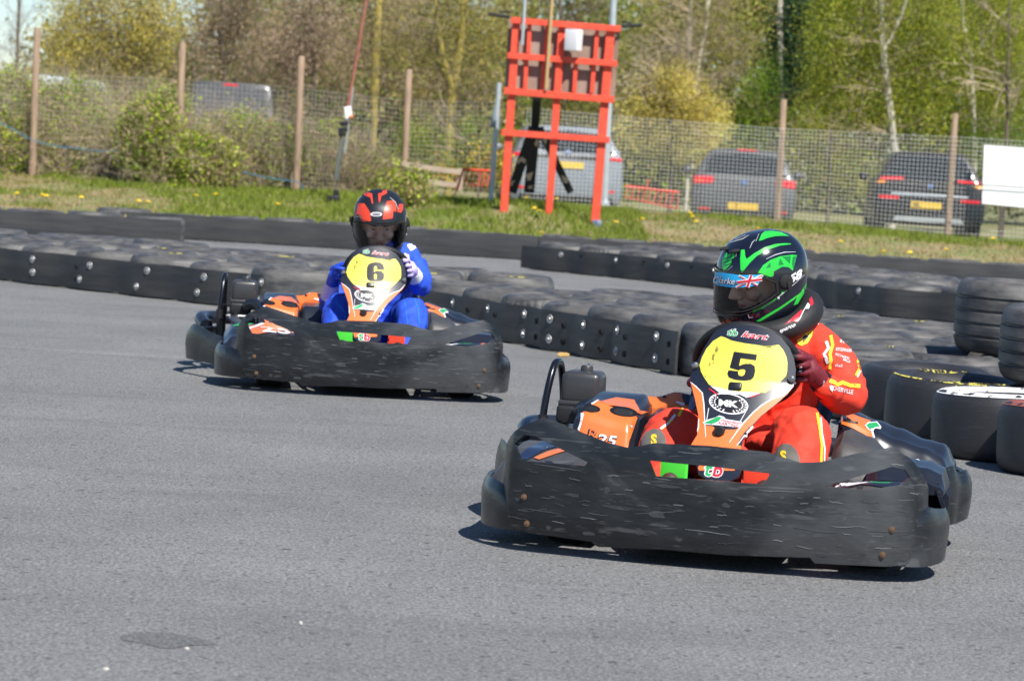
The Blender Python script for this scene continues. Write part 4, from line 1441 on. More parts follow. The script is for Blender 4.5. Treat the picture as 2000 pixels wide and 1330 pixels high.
    b.tube(smooth_path([(-.80, 1.36, .22), (-.83, 1.5, .25), (-.78, 1.64, .25), (-.6, 1.70, .25), (0, 1.72, .25), (.40, 1.71, .22), (.53, 1.64, .18), (.55, 1.5, .16)], 6), .035, M_gblk, 12, flat=1.0)
    b.obj('rear_bumper', root)
    return root, pan_y, bv, ec

def ribbon2(ln, w_):
    """thin band along a polyline"""
    L_, R_ = [], []
    n = len(ln)
    for i in range(n):
        a, c = Vector(ln[max(0, i - 1)]), Vector(ln[min(n - 1, i + 1)])
        t = (c - a).normalized()
        p = Vector(ln[i])
        nn = Vector((-t.y, t.x)) * (w_ if 0 < i < n - 1 else w_ * .5)
        L_.append(tuple(p + nn)); R_.append(tuple(p - nn))
    return L_ + R_[::-1]

kart5, pan_y, pan_bvh, _ = build_kart()
five = [(445, 318), (658, 345), (650, 397), (508, 378), (492, 450), (540, 432), (600, 430), (636, 452), (642, 495), (630, 550), (605, 578), (545, 588), (455, 578), (398, 556), (384, 522), (394, 490), (486, 500), (482, 522), (492, 540), (520, 546), (543, 530), (553, 492), (543, 480), (510, 480), (488, 490), (406, 466)]
six_o = [(640, 1200), (644, 1150), (660, 1112), (700, 1088), (760, 1080), (815, 1086), (852, 1112), (864, 1150), (864, 1178), (776, 1174), (774, 1138), (757, 1124), (738, 1136), (733, 1160), (733, 1208), (770, 1192), (830, 1196), (860, 1225), (866, 1262), (858, 1300), (830, 1324), (770, 1334), (690, 1328), (655, 1308), (642, 1270)]
six_h = [(734, 1240), (734, 1290), (752, 1306), (772, 1294), (774, 1240), (756, 1224)]
kart6 = copy_tree(kart5)
for kt, v in ((kart5, 0), (kart6, 1)):
    for c in kids(kt):
        if 'plain' in c:
            if c['plain'] == v: bpy.data.objects.remove(c)
            else: del c['plain']
# the nearer kart's left guard is pushed in
lg = [c for c in kids(kart5) if c.name.startswith('rear_guard') and c.data.vertices[0].co.x < 0][0]
lg.data = lg.data.copy()
for v in lg.data.vertices: v.co.x = -.62 + (v.co.x + .62) * .8
kart5.matrix_world = K5.M
kart6.matrix_world = K6.M @ Matrix.Translation((.02, 0, 0))
for k, name_, fr, cr, loops, sc_ in ((kart5, 'numeral', K5, (1340, 620, 4.75), [five], 16), (kart6, 'numeral', K6, (620, 350, 6.65), [six_o, six_h], 22)):
    nb = [c for c in kids(k) if c.name.split('.')[0] == 'number_board'][0]
    b = B()
    off_ = Vector((0, 0, 0)) if k == kart5 else Vector((.012, 0, 0))      # the farther kart's board sits 3 cm to one side
    if k == kart6: nb.location.x = -.032
    mpn = fr.mapper(cr[2], cr[0], cr[1])
    b.decal(loops, lambda u, v: (mpn(u, v)[0] + off_, mpn(u, v)[1]), pan_bvh, M_ink, sc_, .0035)
    b.obj(name_, nb)
tag(kart5, 'nearer black and orange racing kart carrying number 5 on its yellow field', 'kart', 'rental racing karts on the track')
tag(kart6, 'farther black and orange racing kart carrying number 6 on its yellow field', 'kart', 'rental racing karts on the track')
# ------------------------------------------------------------------ helmets
HTAB = [(-.148, .070, .120, .070), (-.140, .096, .150, .088), (-.118, .109, .170, .104), (-.09, .117, .174, .118), (-.06, .122, .169, .132), (-.02, .1255, .160, .145), (.02, .126, .153, .151), (.06, .120, .140, .147), (.095, .106, .120, .130), (.12, .085, .094, .105), (.137, .056, .060, .070), (.144, .028, .030, .036)]
def hring(z, sc_=1.0):
    zs = [h[0] for h in HTAB]
    i = min(max(int(np.searchsorted(zs, z)) - 1, 0), len(zs) - 2)
    p = [HTAB[max(0, i - 1)], HTAB[i], HTAB[i + 1], HTAB[min(len(zs) - 1, i + 2)]]
    t = min(1, max(0, (z - zs[i]) / (zs[i + 1] - zs[i])))
    return [sc_ * .5 * (2 * p[1][k] + (p[2][k] - p[0][k]) * t + (2 * p[0][k] - 5 * p[1][k] + 4 * p[2][k] - p[3][k]) * t * t + (-p[0][k] + 3 * p[1][k] - 3 * p[2][k] + p[3][k]) * t ** 3) for k in (1, 2, 3)]
def hpt(az, z, sc_=1.0):
    """az 0 = straight ahead (-y), positive to +x"""
    w_, f, bk = hring(z, sc_)
    e = 2.25
    s_, c_ = math.sin(az), math.cos(az)
    d = (abs(s_) ** e + abs(c_) ** e) ** (-1 / e)
    return (w_ * s_ * d, (-(f if c_ > 0 else bk)) * c_ * d, z * (1 if sc_ < 1.001 else 1 + (sc_ - 1) * .6))
PORT_Z, PORT_A = (-.076, .044), math.radians(79)
def eye_lo(a): return -.084 + .048 * max(0, (abs(a) - math.radians(38)) / math.radians(46)) ** 1.5
def eye_hi(a): return .052 - .050 * max(0, (abs(a) - math.radians(44)) / math.radians(40)) ** 1.4
def shell(b, m, sc_=1.0, port=True):
    zs = [-.148, -.140, -.128, -.115, -.10, -.09] + [-.085 + .14 * i / 40 for i in range(41)] + [.065, .075, .085, .098, .11, .12, .13, .138, .144]
    az = [-PI + 2 * PI * i / 160 for i in range(160)]
    rows = [[hpt(a, z, sc_) if sc_ >= .999 else tuple(Vector(hpt(a, z, 1.0)) * sc_) for a in az] for z in zs]
    o = len(b.v)
    k = b.slot(m)
    b.v += [p for r in rows for p in r]
    n = 160
    for j in range(len(zs) - 1):
        zc = (zs[j] + zs[j + 1]) / 2
        for i in range(n):
            ac = az[i] + PI / n
            if port and abs(ac) < PORT_A and eye_lo(ac) + .009 < zc < eye_hi(ac) - .010: continue
            b.f.append([o + j * n + i, o + j * n + (i + 1) % n, o + (j + 1) * n + (i + 1) % n, o + (j + 1) * n + i]); b.m.append(k)
    b.f.append([o + (len(zs) - 1) * n + i for i in range(n)]); b.m.append(k)
    return b

M_hblk = mat('helmet_gloss_black', (.006, .008, .018), .16, coat=.6, spec=.5)
M_hgrn = mat('helmet_green', (.03, .62, .06), .25, coat=.5, var=(.015, .36, .03), vscale=9, vamt=.5)
M_hgrn2 = mat('helmet_dark_green', (.008, .20, .03), .25, coat=.5)
M_hmat = mat('helmet_matt_black', (.010, .011, .016), .42)
M_hred = mat('helmet_red', (.78, .06, .025), .38)
M_hliner = mat('helmet_liner', (.012, .012, .013), .9)
M_silver = mat('silver_line', (.45, .47, .5), .35)
M_cyan = mat('visor_strip_blue', (.02, .42, .80), .35)
M_flagblue = mat('flag_blue', (.03, .22, .62), .35)
M_visor = glassmat('smoked_visor', (.85, .85, .86))
M_visor2 = glassmat('clear_visor', (.90, .90, .90))
M_skin = mat('skin', (.66, .40, .29), .5, var=(.58, .30, .21), vscale=30, vamt=.4)
M_eye = mat('eye_white', (.36, .33, .30), .25)
M_iris = mat('iris_dark', (.03, .02, .012), .2)
M_hair = mat('dark_hair', (.02, .013, .008), .6)

def head_mesh(M, parent, name='body'):
    """head with brow, nose, lips and ears on a neck, in helmet axes (-y ahead)"""
    b = B()
    b.ball((0, .018, .01), (.076, .094, .112), M_skin, 28)
    b.ball((0, -.02, -.062), (.056, .062, .052), M_skin, 20)
    b.ball((0, -.050, .020), (.058, .034, .020), M_skin, 16)
    for s in (-1, 1):
        b.ball((s * .040, -.052, -.028), (.024, .026, .026), M_skin, 14)
        b.ball((s * .077, .022, -.012), (.010, .020, .030), M_skin, 12)
    b.tube([(0, -.078, .012), (0, -.094, -.012), (0, -.104, -.034), (0, -.090, -.040)], [.011, .013, .018, .012], M_skin, 12)
    for s in (-1, 1): b.ball((s * .014, -.088, -.036), (.010, .011, .009), M_skin, 10)
    b.tube([(0, .03, -.06), (0, .045, -.20)], [.052, .056], M_skin, 18)
    vs, fs = remesh(b, .005, 3)
    bb = B()
    bb.add(vs, fs, M_skin)
    bv = bb.bvh()
    fr = lambda u, v: (Vector((u, -.5, v)), Vector((0, 1, 0)))
    for s in (-1, 1):
        bb.decal([[(s * .012, .018), (s * .030, .031), (s * .054, .022), (s * .032, .021)]], fr, bv, M_hair, .006, .002)
        bb.decal([[(s * .017, -.002), (s * .032, .010), (s * .048, .001), (s * .032, -.006)]], fr, bv, M_eye, .005, .0015)
        bb.decal([[(s * .032 + .0055 * math.cos(t), .003 + .0055 * math.sin(t)) for t in [i * .6 for i in range(10)]]], fr, bv, M_iris, .004, .0025)
    bb.decal([[(-.024, -.066), (-.008, -.060), (0, -.063), (.008, -.060), (.024, -.066), (0, -.076)]], fr, bv, mat('lips', (.42, .14, .12), .5), .006, .0015)
    bb.v = [tuple(M @ Vector(v)) for v in bb.v]
    return bb.obj(name, parent, angle=60)

def visor_mesh(b, m, lo=-.084, hi=.052, am=math.radians(84), sc_=1.028):
    rows = []
    for j in range(13):
        row = []
        for i in range(61):
            a_ = -am + 2 * am * i / 60
            z = eye_lo(a_) + (eye_hi(a_) - eye_lo(a_)) * j / 12
            row.append(hpt(a_, z, sc_))
        rows.append(row)
    b.loft(rows, m, cap=False, closed=False)
    # rim
    ring = rows[0] + [r[-1] for r in rows[1:]] + rows[-1][-2::-1] + [r[0] for r in rows[-2:0:-1]]
    return ring

def person_frame(fr, seat):
    T = Matrix.Translation(seat)
    return fr.M @ T, T.inverted()

def build_driver(fr, seat, label, suit_m, head_c, head_r, joints, hscale, kind):
    Mw, Ti = person_frame(fr, seat)
    root = empty('person', (0, 0, 0), 0, label, 'person', 'kart drivers')
    root.matrix_world = Mw
    HM = Ti @ Matrix.Translation(head_c) @ head_r @ Matrix.Scale(hscale, 4)                # helmet axes -> person axes
    cam_l = Mw.inverted() @ CAMP
    R3 = Mw.to_3x3().inverted()
    def mapper(ox, oy, s_): return lambda u, v: (cam_l, R3 @ ray(ox + u / s_, oy + v / s_))
    T = lambda p: tuple(Ti @ Vector(p))
    # head and neck
    head_mesh(HM @ Matrix.Translation((0, -.014, -.010)), root)
    # helmet
    b = B()
    base = M_hblk if kind == 5 else M_hmat
    shell(b, base)
    b.v = [tuple(HM @ Vector(v)) for v in b.v]
    bv = b.bvh()
    if kind == 5:
        m = mapper(1400, 440, 6.65)
        G = [[(130, 350), (145, 388), (235, 360), (228, 420), (195, 440), (190, 500), (150, 540), (95, 605), (70, 540), (78, 430)],
             [(315, 320), (362, 318), (370, 400), (388, 440), (480, 370), (620, 290), (760, 247), (880, 236), (960, 240), (960, 250), (820, 265), (660, 320), (520, 400), (430, 490), (365, 570), (325, 635), (308, 560), (305, 430)],
             [(545, 205), (580, 120), (625, 78), (720, 75), (840, 95), (940, 145), (860, 140), (760, 145), (650, 170), (580, 200)],
             [(525, 630), (600, 520), (700, 450), (820, 405), (980, 385), (1040, 392), (1010, 500), (985, 590), (930, 545), (850, 540), (740, 600), (735, 660), (640, 690), (600, 690), (600, 640)],
             [(455, 1105), (600, 1040), (760, 950), (850, 860), (930, 830), (870, 885), (740, 985), (600, 1075), (470, 1135)],
             [(510, 1245), (700, 1130), (830, 1055), (960, 965), (1080, 880), (1165, 740), (1152, 850), (1085, 960), (1052, 1020), (995, 1040), (1040, 930), (1000, 965), (850, 1075), (720, 1155), (560, 1250)],
             [(1196, 450), (1206, 560), (1214, 640), (1200, 660), (1190, 560)]]
        for g in G: b.decal([g], m, bv, M_hgrn, 34, .0012)
        for g in ([(800, 520), (820, 430), (870, 510)], [(850, 410), (960, 400), (950, 500), (900, 450)], [(985, 410), (1035, 400), (990, 560), (975, 500)], [(640, 560), (690, 480), (700, 540)]):
            b.decal([g], m, bv, M_hgrn2, 30, .002)
        for q in ((95, 415, 130, 400), (140, 400, 180, 385), (185, 382, 225, 370)): 
            b.decal([ribbon2([(q[0], q[1] + 60), (q[0] + 5, q[1] - 40)], 4)], m, bv, M_hblk, 20, .002)
        for yy in (430, 480, 520): b.decal([ribbon2([(75, yy + 10), (150, yy - 10), (215, yy - 40)], 4)], m, bv, M_hblk, 20, .002)
        for ln in ([(640, 440), (760, 385), (880, 352), (1020, 348)], [(508, 215), (548, 115)], [(1140, 640), (960, 800), (840, 900), (780, 940)], [(120, 605), (205, 530)], [(250, 410), (258, 350)], [(400, 1140), (420, 1200), (470, 1195)], [(430, 300), (460, 230), (500, 190)], [(170, 230), (340, 180), (420, 130)], [(240, 190), (380, 130)]):
            b.decal([ribbon2(ln, 5)], m, bv, M_silver, 24, .002)
        b.text('58', m, bv, M_wv, (945, 765), (150, -92), (5, -150), .002, offset=.05, shear=.1)
        b.decal([ribbon2([(955, 690), (985, 660)], 6)], m, bv, M_hblk, 20, .003)
    else:
        m = mapper(620, 350, 6.65)
        G = [[(515, 385), (535, 320), (610, 315), (680, 425), (700, 545), (585, 552), (560, 470), (510, 455)],
             [(850, 525), (865, 410), (905, 290), (995, 280), (1025, 380), (1020, 425), (985, 410), (975, 510)],
             [(600, 205), (640, 172), (710, 190), (722, 322), (708, 318), (690, 240), (640, 222)],
             [(790, 190), (842, 180), (845, 150), (900, 145), (905, 185), (830, 222), (806, 312), (794, 270)],
             [(437, 420), (470, 375), (510, 465), (470, 497), (448, 470)],
             [(1060, 325), (1110, 322), (1110, 390), (1085, 440), (1035, 425)],
             [(1130, 720), (1155, 600), (1150, 720), (1095, 850), (1010, 860), (960, 850), (1060, 800)],
             [(445, 600), (455, 700), (540, 810), (520, 815), (460, 740)]]
        for g in G: b.decal([g], m, bv, M_hred, 34, .0012)
        for ln in ([(480, 420), (510, 300), (580, 215)], [(940, 240), (1010, 300), (1050, 400)], [(1150, 440), (1140, 560)], [(470, 500), (555, 480), (570, 550)]):
            b.decal([ribbon2(ln, 4)], m, bv, M_silver, 24, .002)
        e_ = lambda rx, ry: [(765 + rx * math.cos(t * PI / 14), 458 + ry * math.sin(t * PI / 14)) for t in range(28)]
        b.decal([e_(76, 28)], m, bv, M_wv, 20, .002)
        b.decal([e_(52, 17)], m, bv, M_hmat, 20, .003)
        b.decal([ribbon2([(730, 458), (800, 458)], 5)], m, bv, M_wv, 16, .004)
    helm = b.obj('helmet', root, angle=40)
    # lining behind the eye port, chin vent, rubber seal round the port
    b = B()
    for z0, z1 in ((.040, .125), (-.13, -.072)):
        pass
    shell(b, M_hliner, .93)
    b.v = [tuple(HM @ Vector(v)) for v in b.v]
    b.obj('lining', helm, angle=60)
    b = B()
    pa_ = [-PORT_A + 2 * PORT_A * i / 50 for i in range(51)]
    port = [hpt(a, eye_hi(a) - .010, 1.003) for a in pa_] + [hpt(a, eye_lo(a) + .009, 1.003) for a in pa_[::-1]]
    b.tube(port, .0046, M_hliner, 8, True, HM)
    b.obj('port_seal', helm)
    b = B()
    b.tube([hpt(-PI + 2 * PI * i / 60, -.146, 1.0) for i in range(60)], .009, M_hliner, 8, True, HM)
    b.obj('edge_trim', helm)
    b = B()
    b.ball((0, -.166, -.098), (.028, .010, .010), M_hliner, 16, HM)
    b.obj('chin_vent', helm)
    for s in (-1, 1) if kind == 5 else ():
        b = B()
        b.ball((s * .030, -.108, .110), (.014, .020, .005), M_hliner, 14, HM)
        b.obj('top_vent', helm)
    # visor, its strip and pivots
    b = B()
    ring = visor_mesh(b, M_visor if kind == 5 else M_visor2)
    b.v = [tuple(HM @ Vector(v)) for v in b.v]
    vis = b.obj('visor', helm, angle=60)
    b2 = B()
    b2.tube(ring, .0012, M_hliner, 6, True, HM)
    b2.obj('visor_rim', vis)
    if kind == 5:
        vb = b.bvh()
        m = mapper(1400, 440, 6.65)
        b = B()
        b.decal([[(-20, 605), (60, 612), (160, 628), (280, 645), (400, 652), (520, 648), (605, 640), (580, 710), (545, 760), (480, 790), (400, 803), (250, 810), (120, 800), (40, 785), (-20, 770)]], m, vb, M_cyan, 28, .002)
        b.text('Clarke', m, vb, M_ink, (-45, 752), (104, 8), (9, -112), .003, offset=.03, shear=.2)
        b.text('Clarke', m, vb, M_wv, (-49, 747), (104, 8), (9, -112), .004, offset=.01, shear=.2)
        fl = [(290, 650), (600, 640), (575, 715), (540, 762), (430, 800), (245, 812), (262, 740)]
        b.decal([fl], m, vb, M_cyan, 28, .0035)
        for ln, w_, mm, o_ in (([(290, 655), (420, 725), (530, 775)], 15, M_wv, .0045), ([(598, 645), (430, 722), (250, 806)], 15, M_wv, .0045), ([(300, 660), (420, 730), (525, 785)], 5, M_rv, .0055), ([(590, 652), (430, 728), (262, 806)], 5, M_rv, .0055),
                               ([(450, 650), (425, 722), (398, 803)], 26, M_wv, .006), ([(266, 742), (425, 722), (585, 700)], 24, M_wv, .006), ([(450, 650), (425, 722), (398, 803)], 14, M_rv, .007), ([(266, 742), (425, 722), (585, 700)], 13, M_rv, .007)):
            b.decal([ribbon3(ln, w_)], m, vb, mm, 24, o_)
        b.obj('sun_strip', vis)
    for s in (-1, 1):
        b = B()
        p = Vector(hpt(s * math.radians(92), -.006, 1.02))
        M = HM @ Matrix.Translation(p) @ Matrix.Rotation(s * PI / 2, 4, 'Y')
        b.lathe([(0, .009), (.012, .010), (.020, .007), (.025, .002), (.026, -.006)], M_hliner, 22, M)
        b.box((.012, 0, .012), (.030, .010, .005), M_hliner, M, bev=.002)
        b.obj('pivot_cover', helm)
        b = B()
        p = Vector(hpt(s * math.radians(80), -.050, 1.03))
        b.ball(tuple(p), .005, M_silver, 10, HM)
        b.obj('visor_catch', helm)
    # one continuous suited figure
    b = B()
    J = joints
    rings = []
    for (cx, cy, z, rx, ry) in J['torso']:
        rings.append([(cx + rx * math.copysign(abs(math.cos(t)) ** .85, math.cos(t)), cy + ry * math.copysign(abs(math.sin(t)) ** .85, math.sin(t)), z) for t in [2 * PI * i / 24 for i in range(24)]])
    b.loft(rings, suit_m)
    for nm in ('arm_l', 'arm_r', 'leg_l', 'leg_r'): chain(b, J[nm], suit_m, 18)
    for e_ in J.get('extra', []): b.ball(e_[0], e_[1], suit_m, 18)
    vs, fs = remesh(b, .0085, 3, .0115, 10.0, seed=kind)
    b = B()
    b.add([T(v) for v in vs], fs, suit_m)
    sb = b.bvh()
    return root, helm, b, sb, mapper, T, HM

def ribbon3(ln, w_):
    """band of constant width"""
    L_, R_ = [], []
    n = len(ln)
    for i in range(n):
        t = (Vector(ln[min(n - 1, i + 1)]) - Vector(ln[max(0, i - 1)])).normalized()
        nn = Vector((-t.y, t.x)) * w_
        p = Vector(ln[i])
        L_.append(tuple(p + nn)); R_.append(tuple(p - nn))
    return L_ + R_[::-1]

def glove(root, T, wrist, palm, side, m1, m2, fingers, thumb, name='glove', cuff=None):
    """hand closed on the wheel rim: palm, four bent fingers and a thumb as one skin"""
    b = B()
    chain(b, [(wrist, .030), ((Vector(wrist) + Vector(palm)) / 2, .032), (palm, .033)], m1, 14)
    b.ball(palm, (.026, .030, .043), m1, 16)
    for f in fingers: chain(b, f, m1, 10)
    chain(b, thumb, m1, 10)
    vs, fs = remesh(b, .0032, 2, .0010, 60)
    b = B()
    k1 = b.slot(m1)
    b.add([T(v) for v in vs], fs, m1)
    # darker palm and finger insides
    if m2:
        k2 = b.slot(m2)
        P = [Vector(T(p)) for f in fingers for p, r in f[2:]]
        for i, f in enumerate(fs):
            c = sum((Vector(b.v[j]) for j in f), Vector()) / len(f)
            if min((c - p).length for p in P) < .016: b.m[i] = k2
    o = b.obj(name, root, angle=70)
    if cuff:
        c = B()
        c.tube([T(p) for p in cuff[0]], cuff[1], cuff[2], 16)
        c.obj('cuff', o)
    return o, b

# ---- driver of kart 5
M_suit = mat('red_race_suit', (.80, .052, .022), .75, var=(.70, .036, .015), vscale=8, vamt=.5, bump=.25, bscale=38)
M_syel = mat('suit_yellow', (.86, .56, .03), .7)
M_swhite = mat('suit_white', (.75, .72, .74), .7)
M_sgrey = mat('knee_pad_grey', (.13, .12, .105), .7)
M_brace = mat('neck_brace_black', (.012, .012, .014), .6, bump=.1, bscale=60)
M_gred = mat('glove_red', (.15, .008, .018), .65, bump=.2, bscale=80)
M_gblack = mat('glove_black', (.012, .010, .014), .6)
H5c = (.012, .935, .842)
H5r = Matrix.Rotation(math.radians(-50), 4, 'Z') @ Matrix.Rotation(math.radians(15), 4, 'X') @ Matrix.Rotation(math.radians(4), 4, 'Y')
J5 = dict(
    torso=[(.03, 1.02, .13, .14, .11), (.03, 1.03, .20, .165, .125), (.035, 1.03, .30, .155, .115), (.045, 1.02, .40, .155, .115), (.06, 1.0, .50, .160, .122), (.075, .985, .58, .158, .115), (.085, .975, .64, .138, .095), (.075, .965, .685, .10, .078), (.05, .955, .72, .07, .06)],
    arm_r=[((.195, .975, .625), .074), ((.265, .90, .575), .070), ((.318, .81, .50), .062), ((.312, .75, .485), .058), ((.285, .68, .505), .047), ((.268, .63, .527), .038)],
    arm_l=[((-.035, .985, .585), .070), ((-.06, .87, .50), .062), ((-.055, .79, .43), .056), ((-.055, .745, .445), .048), ((-.06, .705, .463), .038)],
    leg_r=[((.12, 1.0, .19), .095), ((.165, .80, .30), .095), ((.200, .63, .365), .090), ((.212, .55, .355), .088), ((.215, .43, .275), .080), ((.20, .30, .16), .062)],
    leg_l=[((-.05, 1.0, .19), .095), ((-.13, .80, .285), .092), ((-.185, .64, .335), .086), ((-.20, .56, .325), .082), ((-.20, .44, .26), .076), ((-.17, .30, .16), .062)],
    extra=[((.10, .72, .33), (.085, .12, .05))])
P5, helm5, sb5, sbv5, mp5, T5, HM5 = build_driver(K5, (.03, 1.02, .12), 'driver in a red race suit and black and green helmet, steering the nearer kart', M_suit, H5c, H5r, J5, 1.0, 5)
# suit trim traced in the crop at (1520, 580), 5.54x
m = mp5(1520, 580, 5.54)
for ln, w_, mm in (([(568, 415), (590, 520), (560, 620), (572, 690), (560, 785)], 17, M_syel), ([(520, 480), (545, 555), (498, 620), (540, 720)], 17, M_swhite), ([(555, 905), (610, 925), (640, 950), (690, 925), (770, 955), (885, 965)], 20, M_syel),
                   ([(900, 600), (860, 700), (880, 770), (840, 850)], 14, M_syel), ([(910, 640), (895, 720), (890, 800), (855, 870)], 8, M_swhite), ([(400, 265), (500, 250)], 10, M_syel), ([(390, 270), (440, 290)], 14, M_swhite), ([(345, 320), (385, 345)], 12, M_swhite), ([(500, 210), (580, 240), (660, 300)], 4, M_swhite), ([(600, 380), (690, 365)], 3, M_swhite)):
    sb5.decal([ribbon3(ln, w_)], m, sbv5, mm, 26, .0022)
sb5.decal([[(200, 470), (250, 440), (300, 390), (340, 345), (378, 360), (365, 430), (320, 500), (250, 530), (210, 510)]], m, sbv5, M_syel, 26, .0022)
sb5.decal([[(262, 440), (290, 410), (310, 420), (330, 400), (340, 430), (310, 445), (290, 470), (262, 500), (270, 460)]], m, sbv5, M_ink, 20, .0035)
sb5.decal([[(470, 290), (500, 280), (560, 290), (610, 282), (615, 292), (565, 310), (550, 338), (538, 320), (500, 300)]], m, sbv5, M_swhite, 20, .0025)
for tx, og, rt, up in (('aws', (665, 490), (62, 20), (6, -62)), ('BITDEFENDER', (622, 582), (27, 3), (4, -48)), ('RICHARD', (618, 632), (34, 12), (5, -38)), ('MILLE', (700, 690), (30, 12), (5, -34)), ('shell', (612, 752), (46, 6), (6, -46)), ('SCHERVILLE', (560, 1000), (46, 10), (4, -66))):
    sb5.text(tx, m, sbv5, M_swhite, og, rt, up, .0028, offset=.01)
sb5.decal([[(552, 960), (580, 955), (598, 985), (585, 1025), (560, 1000)]], m, sbv5, M_swhite, 20, .0028)
# leg stripes and knee pads, crop at (1400, 650), 2.66x
m = mp5(1400, 650, 2.66)
for ln, w_, mm in (([(520, 415), (535, 500), (545, 580), (540, 690)], 7, M_syel), ([(540, 440), (545, 520), (560, 600), (556, 690)], 4, M_swhite), ([(535, 420), (570, 385)], 6, M_swhite), ([(555, 445), (590, 400)], 8, M_syel)):
    sb5.decal([ribbon3(ln, w_)], m, sbv5, mm, 16, .0024)
dsc = lambda cx, cy, rx, ry, n=28: [(cx + rx * math.cos(t * 2 * PI / n), cy + ry * math.sin(t * 2 * PI / n)) for t in range(n)]
mq = mp5(1050, 690, 6.25)
for ln, w_, mm in (([(1500, 925), (1600, 850), (1680, 750)], 14, M_swhite), ([(1515, 925), (1640, 815)], 14, M_syel), ([(1720, 770), (1770, 665)], 16, M_syel)):
    sb5.decal([ribbon3(ln, w_)], mq, sbv5, mm, 30, .0026)
sb5.obj('race_suit', P5, angle=80)
kp = B()
kp.decal([[(300, 690), (300, 640), (318, 600), (350, 578), (385, 582), (415, 610), (430, 650), (432, 690)]], m, sbv5, M_sgrey, 14, .006)
kbv = kp.bvh()
kp.text('S', m, kbv, M_syel, (330, 662), (66, 4), (0, -70), .002, offset=.05)
kp.obj('knee_pad', P5)
kp = B()
kp.decal([[(1270, 1130), (1280, 1040), (1330, 970), (1420, 925), (1500, 940), (1550, 1000), (1570, 1080), (1560, 1140)]], mq, sbv5, M_sgrey, 34, .006)
kbv = kp.bvh()
if kp.f: kp.text('S', mq, kbv, M_syel, (1385, 1110), (150, 8), (0, -170), .002, offset=.05)
kp.obj('knee_pad', P5)
# neck brace
b = B()
NB = Matrix.Translation((.055, .955, .705)) @ Matrix.Rotation(math.radians(-42), 4, 'Z') @ Matrix.Rotation(math.radians(26), 4, 'X')
ringp = []
for i in range(48):
    t = 2 * PI * i / 48
    ringp.append((.118 * math.sin(t), -.125 * math.cos(t), .006 * math.cos(2 * t)))
b.tube(ringp, [.040 + .006 * math.cos(2 * PI * i / 48 + PI) for i in range(48)], M_brace, 14, True, NB, flat=1.0)
b.v = [T5(v) for v in b.v]
nbv = b.bvh()
m = mp5(1520, 580, 5.54)
b.text('sparco', m, nbv, M_wv, (10, 388), (64, -26), (16, -62), .002, offset=.03)
for lp, mm in (([(70, 300), (160, 220), (250, 140), (270, 150), (210, 270), (150, 265)], M_rv), ([(212, 268), (270, 150), (320, 65), (345, 90), (330, 130), (290, 130), (240, 230)], M_wv), ([(335, 30), (360, 0), (382, 65), (360, 105), (342, 75)], M_rv)):
    b.decal([lp], m, nbv, mm, 24, .002)
b.obj('neck_brace', P5, angle=60)
# hands on the wheel
fz = [.612, .588, .564, .541]
rim = lambda z: math.sqrt(max(0, .158 ** 2 - ((z - .575) / .79) ** 2))
def fingers_for(s, cx=.03, dz=0.0):
    out = []
    for k, z in enumerate(fz):
        z = z + dz
        xr = cx + s * rim(z)
        yr = .56 - (z - .575) * .78
        l = (.9, 1.0, .96, .82)[k]
        out.append([((xr + s * .028, yr + .016, z), .0108), ((xr + s * .022, yr - .018, z + .002), .0110), ((xr - s * .006 * l, yr - .028, z + .001), .0100), ((xr - s * .024 * l, yr - .012, z - .001), .0092), ((xr - s * .022, yr + .008, z - .002), .0080)])
    zt_ = .625 + dz
    xt = rim(min(zt_, .68))
    th = [((cx + s * (xt + .045), .585 - dz * .78, zt_ - .02), .016), ((cx + s * (xt + .012), .545 - dz * .78, zt_), .014), ((cx + s * (xt - .014), .535 - dz * .78, zt_ + .014), .0115)]
    return out, th
f_, t_ = fingers_for(1)
g5, gb = glove(P5, T5, (.262, .635, .528), (.222, .588, .570), 1, M_gred, M_gblack, f_, t_, cuff=([(.250, .62, .54), (.270, .655, .515)], [.037, .042], M_gblack))
gv_ = gb.bvh()
q = B()
q.text('S', mp5(1520, 580, 5.54), gv_, M_wv, (222, 812), (70, -10), (10, -84), .002, offset=.03)
q.text('sparco', mp5(1520, 580, 5.54), gv_, M_wv, (492, 985), (4, -30), (-34, -8), .002)
if q.f: q.obj('lettering', g5)
f_, t_ = fingers_for(-1, dz=-.105)
glove(P5, T5, (-.062, .705, .463), (-.098, .655, .480), -1, M_gred, M_gblack, f_, t_, cuff=([(-.07, .69, .468), (-.06, .73, .455)], [.036, .040], M_gblack))
M_boot = mat('driver_boot', (.03, .02, .02), .6, var=(.3, .02, .02), vscale=12, vamt=.5)
def boots(P, T, xs_, m_):
    for x in xs_:
        b = B()
        chain(b, [((x, .30, .15), .050), ((x, .26, .11), .052), ((x * .85, .19, .17), .040), ((x * .8, .175, .235), .030)], m_, 14)
        b.v = [T(v) for v in b.v]
        b.obj('boot', P)
boots(P5, T5, (.19, -.165), M_boot)

